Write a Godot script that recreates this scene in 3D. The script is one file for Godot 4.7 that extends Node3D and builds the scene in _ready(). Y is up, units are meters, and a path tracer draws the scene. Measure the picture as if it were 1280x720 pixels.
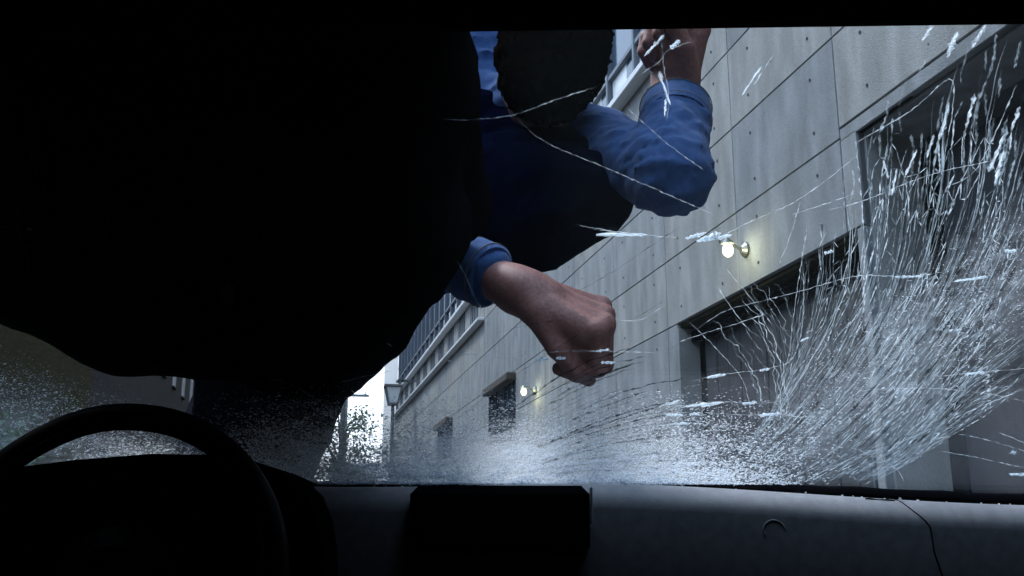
extends Node3D
# A dark car cabin looking out through a smashed windscreen: two people on the bonnet, a concrete wall along an alley.

const EYE := Vector3(0, 0.95, 0)
const YAW := 0.2086                      # the alley runs this far to the left of the car
const WALL := 3.4                        # metres from the camera line to the concrete wall
const GLASS_FOOT := Vector3(0, 1.007, -1.3)
const GLASS_UP := Vector3(0, 0.74314, 0.66913)
const GLASS_OUT := Vector3(0, 0.66913, -0.74314)

# cracks of the windscreen in millimetres on the glass: across (from the middle), up (from its foot)
var crack_families := {
	"right": [[290,54,319,127,327,190,327,261,325,313,323,358], [250,1,316,91,357,185,384,272,383,353,360,460], [271,1,341,89,394,190,417,293,412,391,397,500,409,575], [296,1,371,85,432,190,464,293,469,401,457,500,464,582], [332,0,410,91,477,202,512,303,521,401,512,508,514,590], [368,0,441,79,514,207,557,323,570,447], [404,0,469,61,538,185,607,303], [429,-2,482,44,551,142,629,218], [455,-3,504,36,567,94,643,162]],
	"arcs": [[-25,91,39,151,114,196,198,213], [20,54,98,97,175,130,227,141], [0,16,120,57,219,69,321,47], [-82,4,122,19,263,23,409,1]],
	"net": [[194,256,234,224,272,179,297,127,314,69], [241,293,283,245,313,190,331,127,343,73], [289,313,318,261,339,207,352,151]],
	"leftfan": [[-615,235,-514,185,-403,103,-312,42], [-637,151,-511,103,-403,36,-316,4], [-670,16,-536,29,-416,16,-348,-3]],
	"lefttop": [[-536,517,-538,438,-552,343,-544,218], [-494,575,-491,517,-487,438,-469,313], [-439,566,-440,500,-448,420,-428,343]],
	"midleft": [[-368,73,-289,64,-199,73,-80,54], [-353,36,-263,32,-173,16,-41,23], [-316,6,-225,4,-122,4,0,6]],
	"hatch": [[-302,127,-250,109,-198,79], [-252,139,-215,121,-168,91], [-340,54,-261,44,-161,36]],
}
var lone_cracks := [
	["bright", 1.6, [-80,484,-42,484,2,489,41,504,87,519]],
	["bright", 1.6, [2,489,34,460,103,429,165,401,233,370]],
	["dark", 1.0, [43,442,50,401,64,351,107,343]],
	["bright", 1.5, [-65,325,-54,303,-46,280,-32,249]],
	["bright", 1.2, [116,500,161,460,206,427]],
	["bright", 1.4, [131,532,150,546,158,557,181,566]],
	["bright", 1.6, [150,566,155,538,162,508,161,482]],
	["bright", 1.4, [-574,362,-540,359,-514,355,-468,354,-436,347,-403,331]],
	["bright", 1.5, [89,358,142,351,187,347]],
	["bright", 1.2, [204,337,235,351,264,368,314,395,368,445]],
	["bright", 1.6, [342,380,380,391,424,412,464,427,521,440]],
	["bright", 1.2, [303,374,349,391,378,403]],
	["bright", 1.6, [215,229,245,253,281,265,329,280,390,299,445,299,494,305]],
	["bright", 1.2, [184,207,225,224,256,235,296,251]],
	["bright", 1.2, [212,155,249,166,301,174,332,189,337,240,328,313]],
	["bright", 1.4, [156,118,205,121,253,127,302,124,335,131]],
	["bright", 1.4, [172,108,225,111,289,107,328,109,384,95]],
	["bright", 1.2, [178,91,217,95,257,90,308,77]],
	["bright", 1.2, [-76,202,-38,194,0,189,47,198,113,199,180,196]],
	["bright", 1.2, [160,64,229,68,311,52,403,39]],
	["bright", 1.4, [407,141,454,146,512,146,572,139,633,125]],
	["bright", 1.4, [504,162,546,168,621,176]],
	["bright", 1.3, [531,53,583,42,659,22]],
	["bright", 1.1, [550,79,598,67,653,47]],
	["bright", 1.1, [599,82,650,59]],
	["bright", 2.2, [368,1,423,39,488,69,558,112,627,151]],
	["bright", 1.6, [420,59,458,42,486,23,501,0]],
	["bright", 1.6, [327,4,366,16,398,39,403,52]],
	["bright", 1.4, [446,54,425,29,439,4]],
	["bright", 2.0, [439,4,459,19,477,32]],
	["bright", 1.8, [356,454,379,469,416,495,447,527,457,500,460,438]],
	["bright", 1.6, [362,463,376,410,389,353]],
	["bright", 1.5, [247,519,257,538,264,552]],
	["bright", 2.0, [518,521,507,465,494,424,468,408]],
	["bright", 1.2, [71,363,115,355,155,351]],
	["bright", 1.4, [119,242,149,242,175,261]],
	["dark", 1.0, [70,276,118,308,152,335,186,361]],
	["dark", 1.2, [-79,91,-10,153,57,207,120,251]],
	["dark", 1.0, [139,242,159,256,175,268]],
	["dark", 1.0, [-19,224,19,235,74,245]],
	["bright", 1.2, [-212,153,-182,162,-143,171]],
	["bright", 1.2, [-190,127,-164,148,-137,121,-98,103]],
	["bright", 1.2, [-99,213,-90,196,-38,194]],
	["bright", 1.2, [-334,103,-293,73,-260,59]],
	["bright", 1.2, [-295,103,-262,85,-239,67]],
	["bright", 1.2, [-298,162,-265,151,-234,127,-216,103]],
	["bright", 1.2, [-363,36,-313,32,-241,42,-172,32]],
	["bright", 1.2, [-315,19,-243,29,-173,16,-101,19]],
	["bright", 1.2, [233,287,254,256,276,229,291,218]],
	["bright", 1.2, [326,368,325,313,326,240,327,190,320,139]],
	["bright", 1.2, [314,391,307,343,300,313]],
	["bright", 1.0, [239,311,271,274,303,235]],
	["bright", 1.0, [205,240,252,190,280,151,296,91]],
]
var painted_glints := [
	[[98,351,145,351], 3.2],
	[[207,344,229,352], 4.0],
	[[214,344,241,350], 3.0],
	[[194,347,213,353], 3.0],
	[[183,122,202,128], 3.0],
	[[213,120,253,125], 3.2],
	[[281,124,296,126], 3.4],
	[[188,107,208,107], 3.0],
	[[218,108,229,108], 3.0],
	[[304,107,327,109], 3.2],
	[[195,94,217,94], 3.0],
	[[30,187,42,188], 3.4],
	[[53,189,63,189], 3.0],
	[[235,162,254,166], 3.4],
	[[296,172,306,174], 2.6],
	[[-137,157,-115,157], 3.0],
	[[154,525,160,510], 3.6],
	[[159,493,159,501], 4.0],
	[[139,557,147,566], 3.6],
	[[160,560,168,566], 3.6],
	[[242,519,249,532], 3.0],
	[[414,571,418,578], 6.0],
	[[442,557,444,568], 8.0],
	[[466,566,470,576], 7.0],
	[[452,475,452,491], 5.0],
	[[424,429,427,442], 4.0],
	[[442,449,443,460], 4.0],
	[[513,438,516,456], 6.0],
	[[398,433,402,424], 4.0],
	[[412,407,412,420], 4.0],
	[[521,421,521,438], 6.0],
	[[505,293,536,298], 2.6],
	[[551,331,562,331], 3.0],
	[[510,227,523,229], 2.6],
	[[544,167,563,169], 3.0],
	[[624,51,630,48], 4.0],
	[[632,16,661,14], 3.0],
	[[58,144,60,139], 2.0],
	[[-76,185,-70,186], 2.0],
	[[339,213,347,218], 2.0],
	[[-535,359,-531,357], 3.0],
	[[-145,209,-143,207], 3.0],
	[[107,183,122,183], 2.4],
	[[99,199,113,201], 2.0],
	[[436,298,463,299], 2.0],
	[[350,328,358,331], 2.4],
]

var rng := RandomNumberGenerator.new()
var wob := FastNoiseLite.new()
var M := {}
var taken := {}

# ------------------------------------------------------------------ helpers
func lin(r: float, g: float, b: float, a := 1.0) -> Color:
	var c := Color(r, g, b).linear_to_srgb()
	c.a = a
	return c

func mat(called: String, r: float, g: float, b: float, rough := 0.8, metal := 0.0) -> StandardMaterial3D:
	var m := StandardMaterial3D.new()
	m.resource_name = called
	m.albedo_color = lin(r, g, b)
	m.roughness = rough
	m.metallic = metal
	m.cull_mode = BaseMaterial3D.CULL_DISABLED
	M[called] = m
	return m

func noise_tex(freq: float, oct: int, seed_: int, lo: Color, hi: Color, size := 512, type := FastNoiseLite.TYPE_SIMPLEX_SMOOTH, normal := false, bump := 4.0) -> NoiseTexture2D:
	var n := FastNoiseLite.new()
	n.noise_type = type
	n.seed = seed_
	n.frequency = freq
	n.fractal_octaves = oct
	var t := NoiseTexture2D.new()
	t.width = size
	t.height = size
	t.seamless = true
	t.noise = n
	if normal:
		t.as_normal_map = true
		t.bump_strength = bump
	else:
		var ramp := Gradient.new()
		ramp.set_color(0, lo)
		ramp.set_color(1, hi)
		t.color_ramp = ramp
	return t

func tri(m: StandardMaterial3D, tex: Texture2D, scale: Vector3, nrm: Texture2D = null, strength := 1.0) -> void:
	m.uv1_triplanar = true
	m.uv1_world_triplanar = true
	m.uv1_scale = scale
	if tex:
		m.albedo_texture = tex
		m.albedo_color = Color.WHITE
	if nrm:
		m.normal_enabled = true
		m.normal_texture = nrm
		m.normal_scale = strength

func begin() -> SurfaceTool:
	var st := SurfaceTool.new()
	st.begin(Mesh.PRIMITIVE_TRIANGLES)
	return st

func face(st: SurfaceTool, p: Array) -> void:      # corners counter-clockwise seen from outside
	var n: Vector3 = (p[1] - p[0]).cross(p[2] - p[0])
	if n.length() < 1e-12 and p.size() > 3:
		n = (p[2] - p[0]).cross(p[3] - p[0])
	n = n.normalized()
	for k in range(1, p.size() - 1):
		for q in [p[0], p[k + 1], p[k]]:
			st.set_normal(n)
			st.add_vertex(q)

func box(st: SurfaceTool, lo: Vector3, hi: Vector3, bevel := 0.0, t := Transform3D.IDENTITY) -> void:
	var c := (lo + hi) / 2.0
	var h := (hi - lo).abs() / 2.0
	bevel = minf(bevel, minf(h.x, minf(h.y, h.z)) * 0.9)
	var p := func(sx: int, sy: int, sz: int, axis: int) -> Vector3:
		var s := Vector3(sx, sy, sz)
		var e := h - Vector3.ONE * bevel
		e[axis] = h[axis]
		return t * (c + s * e)
	for axis in 3:
		var u := (axis + 1) % 3
		var v := (axis + 2) % 3
		for d in [-1, 1]:
			var q := []
			for k in [[-1, -1], [1, -1], [1, 1], [-1, 1]]:
				var s := [0, 0, 0]
				s[axis] = d
				s[u] = k[0] * d
				s[v] = k[1]
				q.append(p.call(s[0], s[1], s[2], axis))
			face(st, q)
		if bevel > 0.0:
			for a in [-1, 1]:
				for b in [-1, 1]:
					var q := []
					for k in [[u, -1], [u, 1], [v, 1], [v, -1]]:
						var s := [0, 0, 0]
						s[axis] = k[1] * a * b
						s[u] = a
						s[v] = b
						q.append(p.call(s[0], s[1], s[2], k[0]))
					face(st, q)
	if bevel > 0.0:
		for sx in [-1, 1]:
			for sy in [-1, 1]:
				for sz in [-1, 1]:
					var q := [p.call(sx, sy, sz, 0), p.call(sx, sy, sz, 1), p.call(sx, sy, sz, 2)]
					if sx * sy * sz < 0:
						q.reverse()
					face(st, q)

func tube(st: SurfaceTool, pts: Array, radii, sides := 8, closed := false, squash := 1.0) -> void:
	var n := pts.size()
	var rings := []
	var side := Vector3.ZERO
	for i in n:
		var a: Vector3 = pts[(i - 1 + n) % n] if closed else pts[maxi(i - 1, 0)]
		var b: Vector3 = pts[(i + 1) % n] if closed else pts[mini(i + 1, n - 1)]
		var dir: Vector3 = (b - a).normalized()
		if side == Vector3.ZERO:
			side = dir.cross(Vector3.UP if absf(dir.y) < 0.9 else Vector3.RIGHT).normalized()
		side = (side - dir * side.dot(dir)).normalized()
		var up := side.cross(dir)
		var r: float = radii[i] if radii is Array else radii
		var ring := []
		for k in sides:
			var f := TAU * k / sides
			ring.append([pts[i] + (side * cos(f) + up * sin(f) * squash) * r, (side * cos(f) + up * sin(f)).normalized()])
		rings.append(ring)
	for i in (n if closed else n - 1):
		var A: Array = rings[i]
		var B: Array = rings[(i + 1) % n]
		for k in sides:
			var l := (k + 1) % sides
			for q in [A[k], A[l], B[k], A[l], B[l], B[k]]:
				st.set_normal(q[1])
				st.add_vertex(q[0])
	if not closed:
		for e in [0, n - 1]:
			var q := []
			for k in sides:
				q.append(rings[e][k][0])
			if e == n - 1:
				q.reverse()
			face(st, q)

func ball(st: SurfaceTool, c: Vector3, r: Vector3, rows := 12, cols := 18, t := Basis.IDENTITY) -> void:
	for i in rows:
		for j in cols:
			var q := []
			for k in [[i, j], [i + 1, j], [i + 1, j + 1], [i, j + 1]]:
				var a: float = PI * k[0] / rows
				var b: float = TAU * k[1] / cols
				q.append(Vector3(sin(a) * cos(b), cos(a), sin(a) * sin(b)))
			for k in [0, 1, 2, 0, 2, 3]:
				st.set_normal(t * (q[k] / r).normalized())
				st.add_vertex(c + t * (q[k] * r))

func lathe(st: SurfaceTool, prof: Array, cols: int, t: Transform3D) -> void:   # prof: Vector2(radius, height)
	for i in prof.size() - 1:
		for j in cols:
			var q := []
			for k in [[i, j], [i, j + 1], [i + 1, j + 1], [i + 1, j]]:
				var f: float = TAU * k[1] / cols
				q.append(t * Vector3(prof[k[0]].x * cos(f), prof[k[0]].y, prof[k[0]].x * sin(f)))
			face(st, q)

func commit(called: String, st, m: Material, parent: Node3D = self, kind := "") -> MeshInstance3D:
	var o := MeshInstance3D.new()
	o.name = numbered(called) if parent == self else called
	o.mesh = st.commit() if st is SurfaceTool else st
	o.material_override = m
	parent.add_child(o, true)
	if kind:
		o.set_meta("kind", kind)
	return o

func numbered(called: String) -> String:
	var n: int = taken.get(called, -1) + 1
	taken[called] = n
	return called if n == 0 else "%s_%03d" % [called, n]

func thing(called: String, label: String, category: String, at := Vector3.ZERO, turn := 0.0, group := "") -> Node3D:
	var o := Node3D.new()
	o.name = numbered(called)
	o.position = at
	o.rotation.y = turn
	add_child(o)
	o.set_meta("label", label)
	o.set_meta("category", category)
	if group:
		o.set_meta("group", group)
	return o

func part(called: String, parent: Node3D) -> Node3D:
	var o := Node3D.new()
	o.name = called
	parent.add_child(o, true)
	return o

func street(s: float, d: float, h := 0.0) -> Vector3:   # s metres along the alley, d metres to its right
	return Vector3(-sin(YAW), 0, -cos(YAW)) * s + Vector3(cos(YAW), 0, -sin(YAW)) * d + Vector3.UP * h

func glass(x: float, v: float, out := 0.0) -> Vector3:
	return GLASS_FOOT + Vector3(x, 0, 0) + GLASS_UP * v + GLASS_OUT * out

# ------------------------------------------------------------------ bodies: smooth skins over bones [from, to, radius, radius, blend]
func skin(bones: Array, cell: float, amp := 0.0, freq := 14.0, stretch := Vector3.ONE) -> Array:
	var lo := Vector3.INF
	var hi := -Vector3.INF
	for b in bones:
		var r: float = maxf(b[2], b[3]) + cell * 3.0 + amp
		lo = lo.min(b[0] - Vector3.ONE * r).min(b[1] - Vector3.ONE * r)
		hi = hi.max(b[0] + Vector3.ONE * r).max(b[1] + Vector3.ONE * r)
	var nx := int((hi.x - lo.x) / cell) + 2
	var ny := int((hi.y - lo.y) / cell) + 2
	var nz := int((hi.z - lo.z) / cell) + 2
	var sy := nx
	var sz := nx * ny
	var D := PackedFloat32Array()
	D.resize(nx * ny * nz)
	D.fill(1.0)
	for b in bones:
		var a: Vector3 = b[0]
		var ab: Vector3 = b[1] - b[0]
		var ll := maxf(ab.length_squared(), 1e-9)
		var ra: float = b[2]
		var dr: float = b[3] - b[2]
		var k: float = b[4]
		var m := maxf(b[2], b[3]) + cell * 3.0 + k * 0.5 + amp
		var p0: Vector3 = (a.min(b[1]) - Vector3.ONE * m - lo) / cell
		var p1: Vector3 = (a.max(b[1]) + Vector3.ONE * m - lo) / cell
		for z in range(maxi(int(p0.z), 0), mini(int(p1.z) + 1, nz)):
			for y in range(maxi(int(p0.y), 0), mini(int(p1.y) + 1, ny)):
				var row := z * sz + y * sy
				for x in range(maxi(int(p0.x), 0), mini(int(p1.x) + 1, nx)):
					var q := lo + Vector3(x, y, z) * cell - a
					var t := clampf(q.dot(ab) / ll, 0.0, 1.0)
					var d := (q - ab * t).length() - ra - dr * t
					var e := D[row + x]
					var h := maxf(k - absf(e - d), 0.0)
					D[row + x] = minf(d, e) - h * h / (4.0 * k)
	if amp > 0.0:
		wob.frequency = freq
		for z in nz:
			for y in ny:
				var row := z * sz + y * sy
				for x in nx:
					if absf(D[row + x]) < cell * 3.0 + amp:
						var q := (lo + Vector3(x, y, z) * cell) * stretch
						D[row + x] += amp * (1.0 - 2.6 * absf(wob.get_noise_3d(q.x, q.y, q.z)))
	var vid := PackedInt32Array()
	vid.resize(nx * ny * nz)
	vid.fill(-1)
	var V := PackedVector3Array()
	var corner := PackedInt32Array([0, 1, sy, sy + 1, sz, sz + 1, sz + sy, sz + sy + 1])
	var edges := [[0, 1], [2, 3], [4, 5], [6, 7], [0, 2], [1, 3], [4, 6], [5, 7], [0, 4], [1, 5], [2, 6], [3, 7]]
	var off := [Vector3(0, 0, 0), Vector3(1, 0, 0), Vector3(0, 1, 0), Vector3(1, 1, 0), Vector3(0, 0, 1), Vector3(1, 0, 1), Vector3(0, 1, 1), Vector3(1, 1, 1)]
	for z in nz - 1:
		for y in ny - 1:
			var row := z * sz + y * sy
			for x in nx - 1:
				var i := row + x
				if absf(D[i]) > cell * 2.5 + amp * 2.5:
					continue
				var inside := 0
				for c in 8:
					if D[i + corner[c]] < 0.0:
						inside += 1
				if inside == 0 or inside == 8:
					continue
				var sum := Vector3.ZERO
				var n := 0
				for e in edges:
					var da := D[i + corner[e[0]]]
					var db := D[i + corner[e[1]]]
					if (da < 0.0) != (db < 0.0):
						sum += off[e[0]].lerp(off[e[1]], da / (da - db))
						n += 1
				vid[i] = V.size()
				V.append(lo + (Vector3(x, y, z) + sum / n) * cell)
	var I := PackedInt32Array()
	for z in range(1, nz - 1):
		for y in range(1, ny - 1):
			var row := z * sz + y * sy
			for x in range(1, nx - 1):
				var i := row + x
				if vid[i] < 0:
					continue
				var here := D[i] < 0.0
				for axis in 3:
					var step: int = [1, sy, sz][axis]
					if here == (D[i + step] < 0.0):
						continue
					var s1: int = [sy, sz, 1][axis]
					var s2: int = [sz, 1, sy][axis]
					var q := [vid[i], vid[i - s1], vid[i - s1 - s2], vid[i - s2]]
					if q.min() < 0:
						continue
					if here:
						I.append_array([q[0], q[1], q[2], q[0], q[2], q[3]])
					else:
						I.append_array([q[0], q[2], q[1], q[0], q[3], q[2]])
	var N := PackedVector3Array()
	N.resize(V.size())
	for t in range(0, I.size(), 3):
		var n := (V[I[t + 2]] - V[I[t]]).cross(V[I[t + 1]] - V[I[t]])
		for k in 3:
			N[I[t + k]] += n
	for k in N.size():
		N[k] = N[k].normalized()
	return [V, N, I]

func joined(skins: Array) -> ArrayMesh:
	var V := PackedVector3Array()
	var N := PackedVector3Array()
	var I := PackedInt32Array()
	for s in skins:
		var base := V.size()
		V.append_array(s[0])
		N.append_array(s[1])
		for i in s[2]:
			I.append(i + base)
	var arr := []
	arr.resize(Mesh.ARRAY_MAX)
	arr[Mesh.ARRAY_VERTEX] = V
	arr[Mesh.ARRAY_NORMAL] = N
	arr[Mesh.ARRAY_INDEX] = I
	var m := ArrayMesh.new()
	m.add_surface_from_arrays(Mesh.PRIMITIVE_TRIANGLES, arr)
	return m

func hand(w: Vector3, d: Vector3, back: Vector3, thumb_side: float, curl: Array, size := 1.0, closed := true) -> Array:
	d = d.normalized()
	back = (back - d * back.dot(d)).normalized()
	var s := d.cross(back) * thumb_side
	var bones := [[w - d * 0.015 * size, w + d * 0.02 * size, 0.024 * size, 0.025 * size, 0.012]]
	var reach := [0.088, 0.092, 0.086, 0.077]
	var across := [0.031, 0.009, -0.013, -0.033]
	var long := [[0.043, 0.027, 0.021], [0.047, 0.03, 0.022], [0.044, 0.028, 0.021], [0.035, 0.021, 0.019]]
	for f in 4:
		var root: Vector3 = w + s * across[f] * 0.55 * size + d * 0.012 * size
		var k: Vector3 = w + (d * reach[f] + s * across[f]) * size
		bones.append([root, k, 0.0155 * size, 0.0115 * size, 0.014])
		bones.append([root - back * 0.008 * size, k - back * 0.009 * size - d * 0.012 * size, 0.015 * size, 0.011 * size, 0.012])
		bones.append([w + (s * across[f] * 0.6 + back * 0.012 + d * 0.03) * size, k + back * 0.006 * size, 0.006 * size, 0.0075 * size, 0.006])
		bones.append([k + back * 0.002 * size, k + back * 0.003 * size, 0.012 * size, 0.012 * size, 0.005])
		var angle := 0.0
		var r := [0.0105, 0.0098, 0.0088, 0.0078] if f < 3 else [0.0092, 0.0085, 0.0077, 0.007]
		var fan: Vector3 = s * (across[f] * 0.8) * (0.4 if curl[0] > 0.9 else 1.0)
		for j in 3:
			angle += curl[j] + f * 0.05 * (1 if j == 0 else 0)
			var dir: Vector3 = (d * cos(angle) - back * sin(angle) + fan).normalized()
			var e: Vector3 = k + dir * long[f][j] * size
			bones.append([k, e, r[j] * size, r[j + 1] * size, 0.004])
			k = e
	var t0 := w + (d * 0.018 + s * 0.024 - back * 0.006) * size
	var t1 := t0 + (d * 0.75 + s * 0.3 - back * 0.55).normalized() * 0.044 * size
	var t2 := t1 + ((d * 0.8 - s * 0.1 - back * 0.6) if closed else (d * 0.9 + s * 0.1 - back * 0.4)).normalized() * 0.034 * size
	var t3 := t2 + ((d * 0.5 - s * 0.6 - back * 0.5) if closed else (d * 0.95 - s * 0.15 - back * 0.3)).normalized() * 0.026 * size
	if closed:
		bones.append([w + (d * 0.035 + s * 0.012 - back * 0.018) * size, w + (d * 0.075 + s * 0.022 - back * 0.03) * size, 0.017 * size, 0.014 * size, 0.01])
	bones.append([t0, t1, 0.016 * size, 0.0125 * size, 0.012])
	bones.append([t1, t2, 0.012 * size, 0.0105 * size, 0.004])
	bones.append([t2, t3, 0.0105 * size, 0.0085 * size, 0.004])
	return bones

func head(c: Vector3, f: Vector3, up: Vector3, neck: Vector3) -> Array:
	f = f.normalized()
	up = (up - f * up.dot(f)).normalized()
	var s := f.cross(up)
	var b := [
		[c - f * 0.03 + up * 0.035, c + f * 0.02 + up * 0.035, 0.08, 0.076, 0.03],
		[c + f * 0.03, c + f * 0.035 - up * 0.03, 0.066, 0.058, 0.03],
		[c + f * 0.04 - up * 0.06, c + f * 0.06 - up * 0.088, 0.045, 0.026, 0.025],
		[c + f * 0.082 + up * 0.03 - s * 0.03, c + f * 0.082 + up * 0.03 + s * 0.03, 0.016, 0.016, 0.015],
		[c + f * 0.088 + up * 0.012, c + f * 0.113 - up * 0.03, 0.008, 0.012, 0.01],
		[c + f * 0.092 - up * 0.058 - s * 0.016, c + f * 0.092 - up * 0.058 + s * 0.016, 0.007, 0.007, 0.006],
		[c + f * 0.088 - up * 0.069 - s * 0.013, c + f * 0.088 - up * 0.069 + s * 0.013, 0.008, 0.008, 0.006],
		[c - f * 0.025 - up * 0.06, neck, 0.055, 0.06, 0.03],
	]
	for k in [-1, 1]:
		b.append([c + f * 0.06 - up * 0.025 + s * 0.042 * k, c + f * 0.03 - up * 0.04 + s * 0.055 * k, 0.018, 0.02, 0.02])
		b.append([c - f * 0.012 + up * 0.02 + s * 0.08 * k, c - f * 0.004 - up * 0.03 + s * 0.076 * k, 0.013, 0.009, 0.006])
	return b

# ------------------------------------------------------------------ materials
func matte(m: StandardMaterial3D) -> void:          # cloth and soft plastic without a shine
	m.specular_mode = BaseMaterial3D.SPECULAR_DISABLED

func materials() -> void:
	var fine := noise_tex(0.045, 5, 11, lin(0.30, 0.315, 0.32), lin(0.45, 0.465, 0.47), 1024)
	var grain := noise_tex(0.25, 3, 12, Color.WHITE, Color.WHITE, 512, FastNoiseLite.TYPE_SIMPLEX_SMOOTH, true, 3.0)
	var stain := noise_tex(0.012, 4, 5, lin(0.5, 0.5, 0.49), lin(1, 1, 1), 512)
	for k in 3:
		var m := mat("concrete_%d" % k, 1, 1, 1, 0.88)
		tri(m, fine, Vector3(1.6, 0.5, 1.6), grain, 0.5)
		m.albedo_color = [Color(0.97, 0.97, 0.97), Color(0.9, 0.91, 0.92), Color(1.0, 0.99, 0.97)][k]
		m.uv1_offset = Vector3(k * 0.37, k * 0.61, k * 0.13)
		m.detail_enabled = true
		m.detail_blend_mode = BaseMaterial3D.BLEND_MODE_MUL
		m.detail_albedo = stain
		m.detail_uv_layer = BaseMaterial3D.DETAIL_UV_2
		m.uv2_triplanar = true
		m.uv2_world_triplanar = true
		m.uv2_scale = Vector3(0.55, 0.16, 0.55)
	mat("joint", 0.16, 0.165, 0.17, 0.95)
	mat("hole", 0.07, 0.07, 0.07, 0.95)
	var steel := noise_tex(0.02, 4, 21, lin(0.022, 0.023, 0.027), lin(0.045, 0.047, 0.053))
	for k in 3:
		var m := mat("door_%d" % k, 1, 1, 1, 0.62)
		tri(m, steel, Vector3(2.5, 0.35, 2.5), grain, 0.25)
		m.albedo_color = [Color(1, 1, 1), Color(0.9, 0.88, 0.9), Color(0.97, 1.0, 1.0)][k]
	matte(mat("rubber", 0.005, 0.005, 0.006, 0.9))
	mat("white_paint", 0.6, 0.62, 0.63, 0.5)
	mat("frame_metal", 0.09, 0.11, 0.14, 0.5)
	mat("blue_glass", 0.03, 0.055, 0.09, 0.12)
	mat("dark_glass", 0.012, 0.013, 0.014, 0.35)
	M.dark_glass.metallic_specular = 0.2
	M.blue_glass.metallic_specular = 0.4
	mat("white_spandrel", 0.62, 0.65, 0.66, 0.35)
	mat("lamp_metal", 0.2, 0.21, 0.2, 0.35, 0.8)
	var g := mat("lamp_glow", 0.9, 0.92, 0.8, 0.3)
	g.emission_enabled = true
	g.emission = Color(1.0, 1.0, 0.78)
	g.emission_energy_multiplier = 2.2
	# car
	var vin := noise_tex(0.22, 3, 31, Color.WHITE, Color.WHITE, 512, FastNoiseLite.TYPE_CELLULAR, true, 3.0)
	var pad := noise_tex(0.02, 4, 32, lin(0.31, 0.31, 0.33), lin(0.45, 0.45, 0.475))
	var m1 := mat("dash_vinyl", 1, 1, 1, 0.55)
	tri(m1, pad, Vector3.ONE * 5.0, vin, 0.1)
	mat("black_plastic", 0.007, 0.007, 0.008, 0.6)
	mat("wheel_rim", 0.012, 0.011, 0.011, 0.5)
	mat("stitch", 0.10, 0.09, 0.07, 0.7)
	mat("lining", 0.015, 0.015, 0.016, 0.95)
	var paint := mat("car_paint", 0.03, 0.035, 0.05, 0.35, 0.3)
	paint.clearcoat_enabled = true
	paint.clearcoat = 0.7
	var pane := mat("windscreen_glass", 0.8, 0.95, 0.95, 0.0)
	pane.albedo_color.a = 0.03
	pane.transparency = BaseMaterial3D.TRANSPARENCY_ALPHA
	for k in [["crack_white", 0.90, 0.92, 0.93], ["crack_web", 0.62, 0.645, 0.655], ["frost", 0.9, 0.91, 0.92], ["crack_dark", 0.02, 0.025, 0.03]]:
		var m := mat(k[0], k[1], k[2], k[3], 0.4)
		m.vertex_color_use_as_albedo = true
		m.transparency = BaseMaterial3D.TRANSPARENCY_ALPHA
		if k[0] != "crack_dark":
			m.backlight_enabled = true
			m.backlight = Color(2.0 * k[1], 2.0 * k[2], 2.0 * k[3]) if k[0] != "crack_web" else Color(1.24, 1.29, 1.31)
	mat("crumb", 0.75, 0.8, 0.82, 0.15)
	# people
	var weave := noise_tex(0.35, 2, 41, Color.WHITE, Color.WHITE, 512, FastNoiseLite.TYPE_SIMPLEX_SMOOTH, true, 4.0)
	var den := noise_tex(0.03, 5, 42, lin(0.026, 0.066, 0.18), lin(0.062, 0.13, 0.30))
	var m2 := mat("denim", 1, 1, 1, 0.9)
	tri(m2, den, Vector3.ONE * 4.0, weave, 0.4)
	m2.rim_enabled = true
	m2.rim = 0.3
	var sk := noise_tex(0.03, 4, 43, lin(0.22, 0.085, 0.07), lin(0.42, 0.22, 0.185))
	var m3 := mat("skin", 1, 1, 1, 0.55)
	tri(m3, sk, Vector3.ONE * 9.0, weave, 0.4)
	m3.subsurf_scatter_enabled = true
	m3.subsurf_scatter_strength = 0.15
	mat("thread", 0.16, 0.13, 0.08, 0.8)
	mat("nail", 0.42, 0.24, 0.21, 0.35)
	mat("eye_white", 0.6, 0.58, 0.55, 0.2)
	mat("brown_hair", 0.006, 0.0035, 0.0025, 0.8)
	mat("black_hair", 0.008, 0.007, 0.007, 0.6)
	tri(mat("black_coat", 0.008, 0.008, 0.009, 0.9), null, Vector3.ONE * 4.0, weave, 0.4)
	tri(mat("torso_shade", 0.0015, 0.0025, 0.010, 0.9), null, Vector3.ONE * 4.0, weave, 0.4)  # near-black cloth colour stands for shade on the torso of the jacket
	mat("dark_trousers", 0.014, 0.014, 0.019, 0.9)
	mat("shoe_leather", 0.01, 0.009, 0.008, 0.5)
	mat("button_metal", 0.35, 0.3, 0.22, 0.3, 1.0)
	for k in ["black_coat", "torso_shade", "dark_trousers", "lining", "black_plastic", "black_hair", "brown_hair"]:
		matte(M[k])
	m2.metallic_specular = 0.2
	M.dash_vinyl.metallic_specular = 0.35
	M.wheel_rim.metallic_specular = 0.25
	# street
	var asp := noise_tex(0.2, 4, 51, lin(0.035, 0.035, 0.037), lin(0.075, 0.075, 0.078))
	tri(mat("asphalt", 1, 1, 1, 0.85), asp, Vector3.ONE * 1.5, grain, 0.8)
	tri(mat("paving", 1, 1, 1, 0.9), noise_tex(0.08, 4, 52, lin(0.18, 0.18, 0.18), lin(0.27, 0.27, 0.265)), Vector3.ONE * 1.0, grain, 0.5)
	tri(mat("brown_render", 1, 1, 1, 0.9), noise_tex(0.03, 5, 53, lin(0.018, 0.016, 0.015), lin(0.04, 0.037, 0.035)), Vector3.ONE * 0.5, grain, 0.6)
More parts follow.
